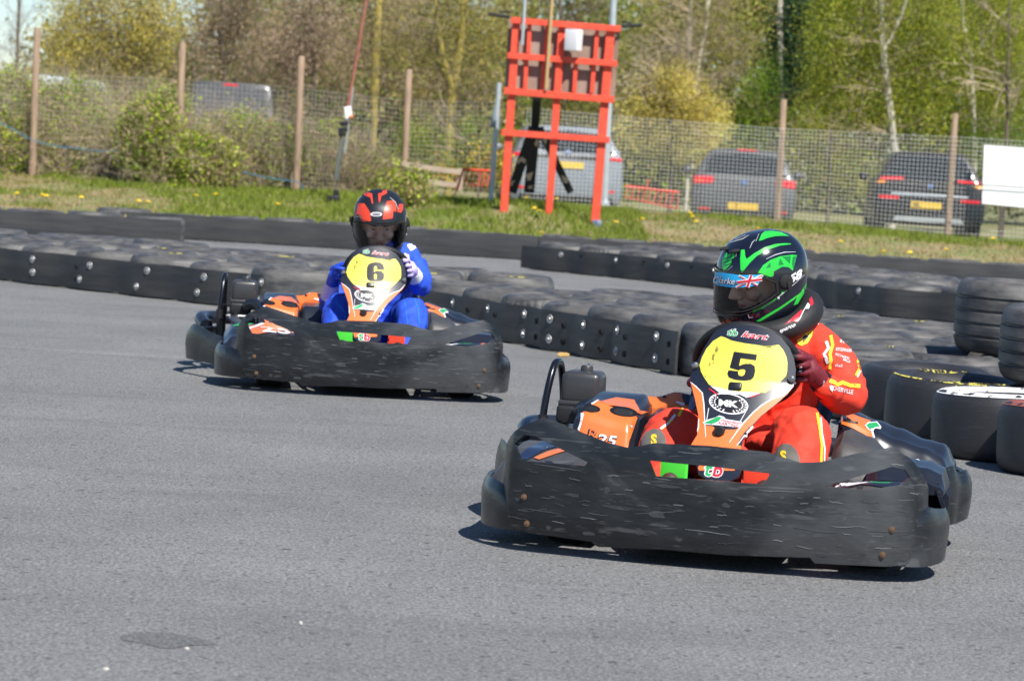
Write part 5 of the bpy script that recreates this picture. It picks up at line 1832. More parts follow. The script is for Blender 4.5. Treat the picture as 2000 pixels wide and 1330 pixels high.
# ---- driver of kart 6
M_suitb = mat('blue_race_suit', (.02, .085, .62), .75, var=(.010, .05, .42), vscale=8, vamt=.5, bump=.25, bscale=38)
M_gblue = mat('glove_blue', (.01, .06, .55), .6, bump=.2, bscale=80)
M_lilac = mat('cuff_lilac', (.55, .45, .75), .7)
H6c = (.022, .93, .818)
H6r = Matrix.Rotation(math.radians(3), 4, 'Z') @ Matrix.Rotation(math.radians(21), 4, 'X') @ Matrix.Rotation(math.radians(-2), 4, 'Y')
J6 = dict(
    torso=[(.03, 1.02, .13, .14, .11), (.03, 1.03, .20, .16, .125), (.035, 1.03, .30, .15, .115), (.045, 1.01, .40, .15, .115), (.07, .99, .50, .150, .118), (.085, .975, .58, .150, .11), (.09, .965, .63, .128, .09), (.075, .955, .675, .092, .075), (.045, .945, .72, .066, .058)],
    arm_r=[((.155, .97, .650), .070), ((.220, .90, .585), .062), ((.243, .79, .515), .053), ((.228, .72, .53), .048), ((.208, .665, .565), .038)],
    arm_l=[((-.03, .985, .575), .064), ((-.14, .90, .47), .054), ((-.205, .79, .390), .050), ((-.206, .71, .42), .046), ((-.20, .66, .465), .036)],
    leg_r=[((.12, 1.0, .19), .095), ((.16, .80, .30), .092), ((.195, .64, .375), .084), ((.205, .56, .37), .080), ((.20, .43, .275), .072), ((.18, .30, .16), .058)],
    leg_l=[((-.05, 1.0, .19), .095), ((-.10, .80, .30), .092), ((-.140, .64, .372), .084), ((-.150, .56, .365), .080), ((-.155, .43, .275), .072), ((-.15, .30, .16), .058)],
    extra=[])
P6, helm6, sb6, sbv6, mp6, T6, HM6 = build_driver(K6P, (.03, 1.02, .12), 'driver in a blue race suit and black and red helmet, steering the farther kart', M_suitb, H6c, H6r, J6, 1.06, 6)
m = mp6(620, 350, 6.65)
sb6.decal([[(1150, 770), (1200, 775), (1345, 860), (1300, 890), (1210, 935), (1165, 870), (1180, 800)]], m, sbv6, M_swhite, 24, .0025)
sb6.decal([[(1130, 960), (1190, 985), (1200, 1080), (1150, 1130), (1120, 1050)]], m, sbv6, M_swhite, 24, .0025)
m = mp6(640, 520, 4.75)
for ln in ([(80, 330), (150, 420), (170, 540)], [(700, 260), (730, 400), (740, 540)], [(800, 280), (840, 400), (850, 540)]):
    sb6.decal([ribbon3(ln, 3)], m, sbv6, M_flagblue, 20, .002)
sb6.obj('race_suit', P6, angle=80)
f_, t_ = fingers_for(-1, .006, -.028)
g, gb = glove(P6, T6, (-.20, .65, .48), (-.182, .600, .545), -1, M_gblue, None, f_, t_, cuff=([(-.192, .632, .505), (-.20, .66, .465), (-.204, .68, .435)], [.034, .042, .046], M_lilac))
f_, t_ = fingers_for(1, .006, .03)
g, gb = glove(P6, T6, (.205, .66, .57), (.188, .592, .600), 1, M_lilac, M_gblack, f_, t_, cuff=([(.196, .63, .585), (.208, .675, .56)], [.036, .044], M_swhite))
boots(P6, T6, (.18, -.155), M_gblack)
# ------------------------------------------------------------------ helpers for things beyond the track
def bar(b, p, q, w_, t, m, up=None):
    """timber from p to q, w_ wide in the picture plane, t deep"""
    p, q = Vector(p), Vector(q)
    z = (q - p).normalized()
    y = Vector((0, 1, 0))
    x = z.cross(y).normalized()
    y = x.cross(z)
    vs = [o + x * (a * w_ / 2) + y * (c * t / 2) for o in (p, q) for a in (-1, 1) for c in (-1, 1)]
    b.add(vs, [[0, 1, 3, 2], [4, 6, 7, 5], [0, 4, 5, 1], [2, 3, 7, 6], [0, 2, 6, 4], [1, 5, 7, 3]], m)
def leaves(cent, size, rg, droop=0.0, asp=.55):
    """diamond leaves at the given centres -> (4n, 3) corners"""
    n = len(cent)
    c = np.asarray(cent)
    a = rg.normal(size=(n, 3)); a[:, 2] -= droop
    a /= np.linalg.norm(a, axis=1)[:, None]
    h = rg.normal(size=(n, 3))
    s = np.cross(a, h); s /= np.linalg.norm(s, axis=1)[:, None] + 1e-9
    L_ = (size * rg.uniform(.6, 1.35, n))[:, None]
    return np.stack([c - a * L_ * .5, c + s * L_ * asp * .5, c + a * L_ * .5, c - s * L_ * asp * .5], axis=1).reshape(-1, 3)
M_leaf_ = vcolmat('foliage', .35, .6)
RG = np.random.default_rng(11)
BR = 1.55
def foliage(name, blobs, d, thick, n, size, cols, parent=None, droop=0.0, clump=.22, per=45, zmin=None, jit=.13):
    """leaf clumps spread through ellipsoids given as (px, py, rx, ry[, weight]) in picture units at depth d"""
    tot = sum(bl[2] * bl[3] * (bl[4] if len(bl) > 4 else 1) for bl in blobs)
    C_, K_ = [], []
    for bl in blobs:
        k = max(1, int(n / per * bl[2] * bl[3] * (bl[4] if len(bl) > 4 else 1) / tot))
        s_ = d / FPX
        c0 = at(bl[0], bl[1], d)
        for _ in range(k):
            v = RG.normal(size=3); v /= np.linalg.norm(v); v *= RG.random() ** (1 / 2.4)
            p = np.array((c0.x + v[0] * bl[2] * s_, d + v[1] * thick, c0.z + v[2] * bl[3] * s_))
            q = p + RG.normal(size=(per, 3)) * clump * np.array((1, 1, 1.0 + droop))
            base = np.minimum(np.asarray(cols[int(RG.random() * len(cols))], dtype=float) * BR * RG.uniform(.6, 1.35), .8)
            cc = base[None, :] * RG.uniform(1 - jit, 1 + jit, (per, 1)) * RG.uniform(.92, 1.08, (per, 3))
            C_.append(q); K_.append(cc)
    C_, K_ = np.concatenate(C_), np.concatenate(K_)
    if zmin is not None:
        ok = C_[:, 2] > zmin
        C_, K_ = C_[ok], K_[ok]
    return raw_mesh(name, leaves(C_, size, RG, droop), 4, K_, M_leaf_, parent)
M_bark = mat('grey_brown_bark', (.16, .125, .09), .9, var=(.07, .06, .045), vscale=12, vamt=.8, stretch=(1, 1, .25), bump=.5, bscale=30)
M_bark2 = mat('lichen_yellow_bark', (.42, .33, .07), .9, var=(.20, .17, .08), vscale=6, vamt=.8, bump=.5, bscale=30)
M_birch = mat('birch_bark', (.50, .46, .38), .8, var=(.12, .10, .085), vscale=5, vamt=.9, stretch=(.4, .4, 2.2), thr=(.55, .62), bump=.2)
M_twig = mat('twig_brown', (.20, .145, .10), .9, var=(.30, .25, .15), vscale=3, vamt=.7)
M_twig2 = mat('dry_stem', (.50, .40, .27), .9, var=(.34, .26, .18), vscale=5, vamt=.8)
M_twig3 = mat('grey_twig', (.28, .25, .24), .9)
def twigs(b, starts, m, rg, levels=3, length=1.0, rad=.02, spread=.6, kids_=4, up=.25):
    """branching twigs: starts = [(point, direction)]"""
    vs, fs = [], []
    def seg(p, q, r0, r1):
        t = (q - p).normalized()
        u = t.orthogonal().normalized(); w2 = t.cross(u)
        o = len(vs)
        for P_, r in ((p, r0), (q, r1)):
            for k in range(3):
                a = k * 2.094
                vs.append(P_ + (u * math.cos(a) + w2 * math.sin(a)) * r)
        for k in range(3):
            l = (k + 1) % 3
            fs.append([o + k, o + l, o + 3 + l, o + 3 + k])
    def grow(p, dr, ln, r, lv):
        n = 3
        pts = [p]
        d_ = dr.normalized()
        for i in range(n):
            d_ = (d_ + Vector(rg.normal(size=3)) * .16 + Vector((0, 0, up * .15))).normalized()
            q = pts[-1] + d_ * ln / n
            seg(pts[-1], q, r * (1 - .22 * i), r * (1 - .22 * (i + 1)))
            pts.append(q)
        if lv > 0:
            for _ in range(kids_):
                t = rg.random()
                i = min(int(t * n), n - 1)
                pp = pts[i].lerp(pts[i + 1], t * n - i)
                nd = (d_ + Vector(rg.normal(size=3)) * spread).normalized()
                grow(pp, nd, ln * rg.uniform(.5, .75), r * .55, lv - 1)
    for p, dr in starts: grow(Vector(p), Vector(dr), length * rg.uniform(.8, 1.2), rad, levels)
    b.add(vs, fs, m)
def ppath(pts, d, wob=.0):
    """(px, py, width px) -> world path and radii"""
    P = [at(x, y, d) + Vector((0, rnd.uniform(-wob, wob), 0)) for x, y, w_ in pts]
    return P, [w_ * .5 * d / FPX for x, y, w_ in pts]
def tree(name, label, trunks, d, bark, blobs, n, size, cols, thick=1.2, droop=0.0, limbs=None, lm=None, group='trees behind the car park', clump=.22, per=45, cat='tree', lv=2, ln=.9, kk=5, lr=.018, spread=.7):
    x0, y0, w0 = trunks[0][0]
    p0 = at(x0, y0, d)
    root = empty(name, (0, 0, 0), 0, label, cat, group)
    b = B()
    for tr in trunks:
        P, Rr = ppath(tr, d - min(1.0, thick * .35), .08)
        if tr is trunks[0]:
            P = [Vector((P[0].x, P[0].y, zt(P[0].x, P[0].y) - .2))] + P
            Rr = [Rr[0] * 1.2] + Rr
        b.tube(smooth_path(P, 3), np.interp(np.linspace(0, len(P) - 1, (len(P) - 1) * 3 + 1), range(len(P)), Rr).tolist(), bark, 8)
    if limbs:
        st = []
        for (ax, ay), (bx, by) in limbs:
            a, c = at(ax, ay, d - min(1.0, thick * .35)), at(bx, by, d - min(1.0, thick * .35))
            v = c - a; v.y = RG.uniform(-.5, .5) * v.length
            st.append((a, v))
        twigs(b, st, lm or bark, RG, lv, ln, lr, spread, kk)
    b.obj('trunk', root, normals=False)
    if n: foliage('crown', blobs, d, thick, n, size, cols, root, droop, clump, per)
    return root

# colours of spring foliage
Y1, Y2, Y3 = (.40, .33, .075), (.33, .28, .055), (.46, .39, .12)
G1, G2, G3 = (.17, .21, .022), (.22, .23, .03), (.10, .15, .022)
O1, O2, O3 = (.20, .17, .06), (.15, .13, .05), (.26, .21, .085)
BR1, BR2 = (.25, .19, .125), (.31, .235, .17)
DG = (.022, .05, .022)

# far wood: one mass
blobs = []
for i in range(30):
    x = 120 + i * 70
    blobs.append((x, RG.uniform(170, 260), 75, 120))
    blobs.append((x, 345, 75, 60))
    if x > 420: blobs.append((x, RG.uniform(0, 110), 75, 110, .55 if 1040 < x < 1240 else .8))
    if x > 1350: blobs.append((x, -60, 80, 110))
wl = foliage('wood', [bl for bl in blobs if bl[0] < 1000], 88, 5, 110000, .17, [O1, O3, BR2, (.2, .2, .06), O3, G3], clump=.4, per=50)
tag(wl, 'brown and olive wood far behind the left half of the car park', 'wood', kind='stuff')
wr = foliage('wood', [bl for bl in blobs if bl[0] >= 1000], 88, 5, 140000, .17, [O1, G3, G1, O2, G2, (.06, .085, .02)], clump=.4, per=50)
tag(wr, 'yellow green wood far behind the right half of the car park', 'wood', kind='stuff')

fork = lambda x, y, n_, L_, up=-40: [((x, y + RG.uniform(-60, 60)), (x + RG.uniform(-L_, L_), y + up + RG.uniform(-60, 20))) for _ in range(n_)]
def limbs_along(tr, n_, L_, up=-50):
    out = []
    for _ in range(n_):
        t = RG.uniform(.15, 1) * (len(tr) - 1)
        i = min(int(t), len(tr) - 2)
        x = tr[i][0] + (tr[i + 1][0] - tr[i][0]) * (t - i)
        y = tr[i][1] + (tr[i + 1][1] - tr[i][1]) * (t - i)
        out.append(((x, y), (x + RG.uniform(-L_, L_), y + up * RG.uniform(.2, 1.6))))
    return out

tr = [(28, 250, 9), (34, 100, 7), (42, -120, 4)]
tree('bare_tree', 'thin bare grey tree against the sky at the far left', [tr], 84, M_bark, [], 0, .05, [BR1], limbs=limbs_along(tr, 16, 60, -90), lm=M_twig3, lv=2, ln=1.0, lr=.013)
tr = [(212, 330, 7), (205, 120, 5), (190, -60, 3)]
tr2 = [(235, 300, 6), (262, 100, 5), (285, -80, 3)]
tree('willow_tree', 'yellow flowering willow with a broad hazy crown, left of the dark people carrier', [tr, tr2], 62, M_bark, [(150, 70, 75, 110), (230, 60, 95, 120), (205, 170, 95, 60), (300, 40, 60, 90), (120, 150, 45, 50), (250, -90, 130, 90, .5)], 40800, 0.054, [Y1, Y2, (.27, .24, .06), O3], limbs=limbs_along(tr, 14, 90, -80) + limbs_along(tr2, 14, 90, -80), lm=M_twig, clump=.16)
tr = [(436, 330, 10), (438, 150, 9), (432, 60, 8), (440, -150, 5)]
tr2 = [(438, 120, 6), (462, 60, 5), (480, -100, 3)]
tree('bare_tree', 'brown budding tree with a dark straight trunk above the dark people carrier', [tr, tr2], 64, M_bark, [(400, 60, 80, 110), (480, 50, 70, 110), (440, 140, 90, 45)], 9792, 0.048, [BR1, BR2, O3], limbs=limbs_along(tr, 26, 110, -60) + limbs_along(tr2, 14, 80, -60), lm=M_twig, lv=3, kk=4, clump=.2)
tr = [(610, 330, 8), (613, 200, 8), (612, 90, 7), (600, -120, 4)]
tree('bare_tree', 'pinkish brown bare tree behind the pole with the white box', [tr], 66, M_bark, [(590, 60, 90, 110), (660, 90, 60, 90), (540, 110, 60, 60)], 14144, 0.048, [BR2, BR1, (.30, .2, .16)], limbs=limbs_along(tr, 34, 120, -70), lm=M_twig, lv=3, kk=4, clump=.22)
tr = [(728, 330, 9), (732, 160, 17), (738, 40, 15), (750, -120, 10)]
tree('bare_tree', 'stout trunk with yellow lichen right of the rusty leaning pole', [tr], 63, M_bark2, [(700, 90, 60, 80), (770, 60, 60, 90)], 7072, 0.044, [O3, BR1, O1], limbs=limbs_along(tr, 22, 110, -60), lm=M_twig, lv=3, kk=4)
tr = [(876, 345, 15), (878, 230, 18), (886, 165, 19), (902, 70, 13), (915, -120, 9)]
tr2 = [(884, 170, 14), (862, 95, 10), (850, -20, 8), (845, -150, 5)]
tree('bare_tree', 'forked tree with bright yellow lichen on both stems, left of the red timber frame', [tr, tr2], 58, M_bark2, [(860, 60, 110, 120), (930, 120, 80, 100), (800, 130, 60, 80), (960, 30, 60, 80)], 16864, 0.041, [(.30, .25, .05), O3, O1, (.2, .2, .04)], limbs=limbs_along(tr, 22, 130, -50) + limbs_along(tr2, 22, 130, -50), lm=M_twig, lv=3, kk=4, lr=.014)
tr = [(1105, 330, 9), (1098, 120, 8), (1090, -120, 5)]
tree('budding_tree', 'olive budding tree straight behind the red timber frame', [tr], 70, M_bark, [(1030, 100, 80, 120), (1120, 140, 90, 90), (1200, 110, 70, 110), (1130, 240, 110, 60)], 22304, 0.054, [O1, O3, G3, O2, (.2, .2, .05)], limbs=limbs_along(tr, 26, 140, -60), lm=M_twig, lv=3, kk=4)
tr = [(1344, 330, 7), (1343, 130, 11), (1347, 60, 10), (1352, -120, 7)]
tr2 = [(1352, 330, 7), (1362, 140, 10), (1378, 50, 9), (1392, -100, 6)]
tree('birch_tree', 'pair of white birch stems rising from behind the yellow bush', [tr, tr2], 66, M_birch, [(1330, 40, 110, 90, .6), (1420, 60, 90, 110, .9), (1260, 60, 60, 100, .7)], 17408, 0.048, [O3, G2, O1, (.3, .27, .1)], limbs=limbs_along(tr, 18, 130, -50) + limbs_along(tr2, 20, 130, -50), lm=M_twig2, lv=2, ln=1.1, lr=.014)
tr = [(1312, 330, 8), (1310, 240, 7), (1300, 130, 4)]
tree('willow_bush', 'rounded pale yellow bush behind the mesh fence, right of the red timber frame', [tr], 57, M_bark, [(1310, 215, 95, 85), (1255, 250, 50, 60), (1370, 240, 55, 60), (1315, 160, 55, 40), (1345, 290, 70, 40)], 40800, 0.048, [Y3, Y1, (.42, .35, .10), Y2], limbs=limbs_along(tr, 22, 100, -60), lm=M_twig2, clump=.11, group='bushes behind the car park', cat='bush', thick=.9)
tr = [(1528, 330, 8), (1524, 100, 12), (1524, 20, 12), (1522, -120, 8)]
tree('pine_tree', 'small dark green conifer between the yellow bush and the weeping birch', [tr], 67, M_birch, [(1540, 60, 34, 50), (1515, 110, 38, 40), (1545, 130, 45, 36), (1520, 165, 40, 34), (1560, 20, 30, 40)], 14144, 0.069, [DG, (.03, .065, .03), (.018, .04, .018)], limbs=None, clump=.13, thick=.5)
tr = [(1748, 330, 12), (1740, 230, 15), (1726, 120, 14), (1722, 40, 13), (1716, -160, 9)]
tr2 = [(1722, 60, 8), (1708, 0, 6), (1690, -100, 4)]
tr3 = [(1728, 100, 7), (1760, 30, 6), (1790, -60, 4)]
tree('birch_tree', 'large weeping birch with yellow green leaves above the two parked cars at right', [tr, tr2, tr3], 60, M_birch, [(1640, 60, 85, 120), (1740, 40, 110, 140), (1830, 90, 80, 120), (1690, 190, 90, 70), (1790, 210, 80, 65), (1610, 170, 50, 70), (1720, -120, 150, 90, .5)], 57120, 0.048, [(.22, .235, .018), (.17, .2, .02), G1, (.27, .26, .035), (.08, .10, .02)], limbs=limbs_along(tr, 20, 120, -40), lm=M_twig2, droop=1.1, clump=.15, thick=1.6)
tr = [(1905, 330, 8), (1896, 130, 9), (1880, 40, 8), (1868, -140, 5)]
tr2 = [(1900, 110, 6), (1930, 70, 6), (1975, 10, 4)]
tree('birch_tree', 'birch with pale crooked branches at the right edge above the white board', [tr, tr2], 65, M_birch, [(1900, 60, 90, 130), (1985, 90, 70, 140), (1940, 190, 90, 60), (1990, 10, 70, 100)], 40800, 0.048, [(.20, .22, .02), G2, (.25, .245, .035), G1, (.09, .12, .025)], limbs=limbs_along(tr, 18, 120, -50), lm=M_twig2, droop=1.0, clump=.15, thick=1.6)
tr = [(1965, 330, 6), (1968, 120, 6), (1975, -120, 4)]
tree('birch_tree', 'thin grey brown stem at the extreme right edge', [tr], 59, M_bark, [(1990, 60, 40, 100, .5)], 4080, 0.048, [G2, G1], limbs=limbs_along(tr, 10, 90, -50), lm=M_twig2)
def bush(label, blobs, d, n, size, cols, thick=.7, clump=.13, name='bush', stems=6):
    x, y = blobs[0][0], blobs[0][1]
    tr = [(x, y + blobs[0][3] + 20, 5), (x, y, 4), (x + 4, y - blobs[0][3] * .7, 2)]
    return tree(name, label, [tr], d, M_bark, blobs, n, size, cols, limbs=limbs_along(tr, stems, blobs[0][2], -30), lm=M_twig, thick=thick, clump=clump, group='bushes behind the car park', cat='bush', lv=1)
bush('bright green bush between the yellow bush and the dark conifer', [(1478, 200, 55, 60), (1460, 260, 60, 45), (1500, 150, 40, 40)], 61, 5200, .05, [(.13, .21, .02), G1, (.09, .15, .02)])
bush('olive green bush between the two parked cars at right', [(1620, 290, 70, 60), (1570, 250, 40, 60), (1660, 340, 60, 50)], 58, 7000, .048, [(.24, .22, .025), G1, O1, (.12, .13, .03)])
bush('green bush behind the white board at right', [(1960, 270, 60, 50), (1900, 290, 40, 50)], 60, 4600, .05, [(.13, .2, .025), G1, G3])
bush('light green bush left of the red timber frame', [(850, 290, 50, 55), (800, 270, 40, 50), (930, 270, 50, 50)], 56, 4600, .045, [(.16, .22, .02), (.22, .25, .03), G3])
bush('orange yellow gorse in flower beside the grey sign post', [(935, 310, 42, 34), (885, 335, 40, 24), (975, 325, 24, 28)], 45.5, 2600, .05, [(.55, .33, .03), (.48, .30, .03), G3, (.10, .12, .02)], thick=.3, clump=.1, name='gorse_bush')
bush('dull green bush behind the dark people carrier', [(560, 160, 60, 40), (500, 140, 40, 30), (660, 170, 60, 40)], 67, 3600, .055, [G3, (.12, .17, .03), O1])
bush('olive bush behind the white van at far left', [(170, 200, 60, 40), (260, 200, 60, 40), (90, 150, 30, 40)], 60, 3600, .05, [O1, O3, G3, BR1])

# ------------------------------------------------------------------ mesh fence with timber posts
M_post = mat('weathered_post', (.36, .25, .165), .85, var=(.22, .15, .10), vscale=9, vamt=.7, stretch=(3, 3, .4), bump=.3, bscale=20)
M_wire = mat('galvanised_wire', (.68, .67, .64), .5, 0)
def fence(posts, label, top_off, cell, wire, group):
    """posts: (base px, base py, top px, top py, depth)"""
    root = empty('mesh_fence', (0, 0, 0), 0, label, 'fence', group)
    lines = []
    for bx, by, tx, ty, d in posts:
        p, q = at(bx, by, d), at(tx, ty, d)
        p.z = min(p.z, zt(p.x, d)) - .15
        b = B()
        r = .048
        b.tube([p, p.lerp(q, .5), q + Vector((0, 0, -.012)), q], [r * 1.08, r, r * .94, r * .8], M_post, 10)
        b.obj('post', root)
        lines.append((p, q, d))
    b = B()
    return root, lines
def wiremesh(root, pts, cell, wire, wm=None):
    """pts: (x, depth, z low, z high) along the fence line"""
    vs, fs = [], []
    def rod(p, q):
        o = len(vs)
        u, w2 = (Vector((1, 0, 0)), Vector((0, 1, 0))) if abs((q - p).normalized().z) > .7 else (Vector((0, 0, 1)), Vector((0, 1, 0)))
        for P_ in (p, q):
            for k in range(3):
                a = k * 2.094 + .5
                vs.append(P_ + (u * math.cos(a) + w2 * math.sin(a)) * wire)
        for k in range(3):
            l = (k + 1) % 3
            fs.append([o + k, o + l, o + 3 + l, o + 3 + k])
    cum = [0]
    for a, c in zip(pts, pts[1:]): cum.append(cum[-1] + math.hypot(c[0] - a[0], c[1] - a[1]))
    def ev(s):
        i = min(max(int(np.searchsorted(cum, s)) - 1, 0), len(pts) - 2)
        t = (s - cum[i]) / (cum[i + 1] - cum[i])
        v = [pts[i][k] + (pts[i + 1][k] - pts[i][k]) * t for k in range(4)]
        v[1] += .03 * noise.noise(Vector((s * .8, 3, 0)))
        return v
    s = 0
    while s < cum[-1]:
        x, y, z0, z1 = ev(s)
        dx = .012 * noise.noise(Vector((s * 1.3, 0, 7)))
        rod(Vector((x, y, z0)), Vector((x + dx, y, (z0 + z1) / 2)))
        rod(Vector((x + dx, y, (z0 + z1) / 2)), Vector((x, y, z1)))
        s += cell
    nz = int((pts[0][3] - pts[0][2]) / cell)
    ss = np.arange(0, cum[-1], .35)
    for k in range(nz + 1):
        f = k / nz
        prev = None
        for s in ss:
            x, y, z0, z1 = ev(s)
            p = Vector((x, y, z0 + (z1 - z0) * f + .01 * noise.noise(Vector((s * .9, f * 3, 1)))))
            if prev is not None: rod(prev, p)
            prev = p
    me = B()
    me.add(vs, fs, wm or M_wire)
    return me.obj('wire_mesh', root, smooth=False, normals=False)
M_wire2 = mat('dull_wire', (.42, .40, .36), .6, 0)
def top_z(px, py, d): return at(px, py, d).z
fl, lines = fence([(63, 348, 73, 55, 41.2), (347, 352, 357, 84, 41.4), (578, 378, 589, 110, 41.2), (790, 352, 799, 136, 42.2)], 'mesh fence on four weathered timber posts overgrown by brambles, at left', 0, .05, .002, 'mesh fences')
pts = []
for px, py, d in ((-90, 132, 41.3), (68, 143, 41.3), (352, 155, 41.5), (585, 172, 41.3), (795, 198, 42.3), (985, 200, 42.6)):
    p = at(px, py, d)
    pts.append((p.x, d + .06, zt(p.x, d) - .02, p.z))
wiremesh(fl, pts, .062, .0021, M_wire2)
fr_, lines = fence([(1518, 432, 1531, 195, 42.0), (1850, 466, 1866, 222, 41.6) ], 'square mesh fence on slim timber posts in front of the parked cars at right', 0, .05, .002, 'mesh fences')
pts = []
for px, py, d in ((1030, 212, 42.6), (1210, 228, 42.4), (1524, 252, 42.0), (1858, 268, 41.6), (2090, 282, 41.4)):
    p = at(px, py, d)
    pts.append((p.x, d - .06, zt(p.x, d) - .02, p.z))
wiremesh(fr_, pts, .056, .0027)

# ------------------------------------------------------------------ brambles along the left fence
def bramble(px, py, rx, ry, d, label, leafy=1.0, dry=1.0, top=0):
    c = at(px, py, d)
    s_ = d / FPX
    zb = zt(c.x, d)
    root = empty('bramble_bush', (0, 0, 0), 0, label, 'bramble', 'brambles along the left fence')
    b = B()
    st = []
    H_ = (c.z + ry * s_) - zb
    for _ in range(int(58 * dry)):
        x = c.x + RG.uniform(-1, 1) * rx * s_
        y = d + RG.uniform(-.35, .35)
        st.append(((x, y, zt(x, y) - .05), (RG.uniform(-.5, .5), RG.uniform(-.3, .3), RG.uniform(.7, 1.3))))
    twigs(b, st, M_twig2, RG, 2, H_ * .75, .006, .75, 4, .1)
    b.obj('stems', root, normals=False)
    if leafy:
        foliage('leaves', [(px, py, rx, ry)], d, .35, int(8200 * leafy + 1500), .052, [(.22, .29, .02), (.14, .21, .02), (.27, .31, .03), (.22, .18, .08), (.30, .23, .13)], root, 0, .10, 28, zmin=zb - .05)
    return root
for k, (px, py, rx, ry, d, lf, dr, lb) in enumerate([
    (20, 289, 65, 85, 41.6, 1.0, 1.8, 'bramble bush with dead canes at the far left edge of the fence'),
    (130, 314, 75, 75, 41.7, .7, 2.2, 'dry tangled bramble right of the first fence post'),
    (215, 289, 80, 80, 41.9, 1.0, 1.8, 'leafy bramble carrying the blue hose between the first two posts'),
    (295, 276, 60, 85, 40.9, 1.6, 1.0, 'tall bright green bramble left of the second fence post'),
    (390, 329, 70, 68, 40.8, 1.5, 1.2, 'green bramble in front of the second fence post'),
    (470, 312, 70, 80, 41.7, 1.0, 1.8, 'mixed green and dry bramble under the dark people carrier'),
    (545, 319, 60, 70, 41.8, .6, 2.4, 'dry bramble left of the third fence post'),
    (640, 314, 60, 78, 42.1, .25, 2.2, 'bare dry canes around the pole with the white box'),
    (720, 344, 60, 48, 42.3, .5, 1.8, 'low dry bramble right of the pole with the white box'),
    (792, 376, 34, 30, 40.2, 1.0, .8, 'small green bush above the red and black helmet'),
    (80, 219, 60, 42, 42.5, .8, 1.4, 'thin bramble shoots in front of the white van'),
    (150, 205, 60, 50, 43.2, .5, 1.6, 'tall thin bramble canes between the van and the first two posts'),
    (310, 225, 60, 45, 43.4, .7, 1.6, 'tall bramble behind the fence just left of the dark people carrier'),
    (455, 265, 80, 40, 43.2, .6, 1.8, 'thin bramble canes rising in front of the dark people carrier'),
    (20, 190, 50, 45, 43.4, .9, 1.6, 'bramble growing up across the white van at the picture edge')]):
    bramble(px, py, rx, ry, d, lb, lf, dr)
M_hose = mat('blue_hose', (.015, .17, .30), .5)
b = B()
b.tube(smooth_path([at(x, y, 40.75) for x, y in ((-20, 232), (20, 250), (60, 272), (100, 284), (150, 290), (200, 296), (245, 290), (285, 278), (340, 264))], 5), .006, M_hose, 6)
tag(b.obj('hose'), 'blue hose sagging along the left fence through the brambles', 'hose')
b = B()
b.tube(smooth_path([at(x, y, 40.7) for x, y in ((470, 335), (515, 346), (560, 353), (582, 356), (592, 370))], 5), .006, M_hose, 6)
tag(b.obj('hose'), 'short end of blue hose hanging at the third fence post', 'hose')

# ------------------------------------------------------------------ red timber frame
M_red = mat('red_timber_paint', (.76, .085, .035), .6, var=(.62, .05, .03), vscale=14, vamt=.6, bump=.2, bscale=30, var2=(.35, .10, .06), v2scale=9, v2amt=.5, thr2=(.66, .72))
M_board = mat('weathered_board', (.24, .155, .115), .85, var=(.38, .30, .25), vscale=4, vamt=.7, stretch=(1, 1, .4))
M_blackw = mat('black_timber', (.015, .014, .014), .7)
M_cream = mat('cream_paint', (.55, .42, .28), .7)
M_gal = mat('galvanised_steel', (.48, .52, .54), .45, .3, var=(.36, .40, .43), vscale=8, vamt=.5)
SX = lambda u, v, d: at(930 + u / 2.955, v / 2.955, d)
fr = empty('timber_gantry', (0, 0, 0), 0, 'tall red painted timber frame with a weathered board standing on the grass bank', 'gantry')
D0 = 39.0
px_m = D0 / FPX / 2.955
def rail(name, a, c, w_, d, m=M_red, t=.05, lab=None):
    b = B()
    p, q = SX(*a, d), SX(*c, d)
    bar(b, p, q, w_ * px_m, t, m)
    o = b.obj(name, fr, bevel=.004)
    if lab: o['label'] = lab
def post_(a, c, w_, d):
    b = B()
    p, q = SX(*a, d), SX(*c, d)
    g = zt(p.x, d)
    if p.z > g: p = q + (p - q) * ((q.z - g + .08) / (q.z - p.z))
    bar(b, p, q, w_ * px_m, .075, M_red)
    b.obj('post', fr, bevel=.005)
post_((165, 1140), (232, 140), 46, D0 + .065); post_((425, 1150), (495, 160), 42, D0 + .068); post_((688, 1262), (775, 185), 50, D0 + .066)
for a, c, h in (((200, 118), (835, 170), 36), ((180, 322), (815, 370), 36), ((160, 525), (797, 578), 40), ((145, 765), (770, 810), 37)): rail('rail', a, c, h, D0)
for a, c in (((308, 145), (302, 310)), ((412, 150), (398, 335)), ((698, 180), (688, 345)), ((290, 350), (283, 515)), ((392, 360), (383, 520)), ((574, 370), (566, 535)), ((680, 380), (668, 540))):
    rail('stud', a, c, 25, D0 + .07, t=.06)
b = B()
q4 = [SX(188, 108, D0 + .13), SX(832, 160, D0 + .13), SX(797, 592, D0 + .13), SX(162, 540, D0 + .13)]
q5 = [p + Vector((0, .018, 0)) for p in q4]
b.add(q4 + q5, [[0, 1, 2, 3], [7, 6, 5, 4], [0, 4, 5, 1], [1, 5, 6, 2], [2, 6, 7, 3], [3, 7, 4, 0]], M_board)
b.obj('backing_board', fr)
b = B()
p = SX(562, 234, D0 - .10)
b.box((0, 0, 0), (.19, .13, .27), mat('white_box', (.75, .74, .75), .5), Matrix.Translation(p) @ Matrix.Rotation(math.radians(-32), 4, 'Z'), bev=.006)
b.obj('control_box', fr)
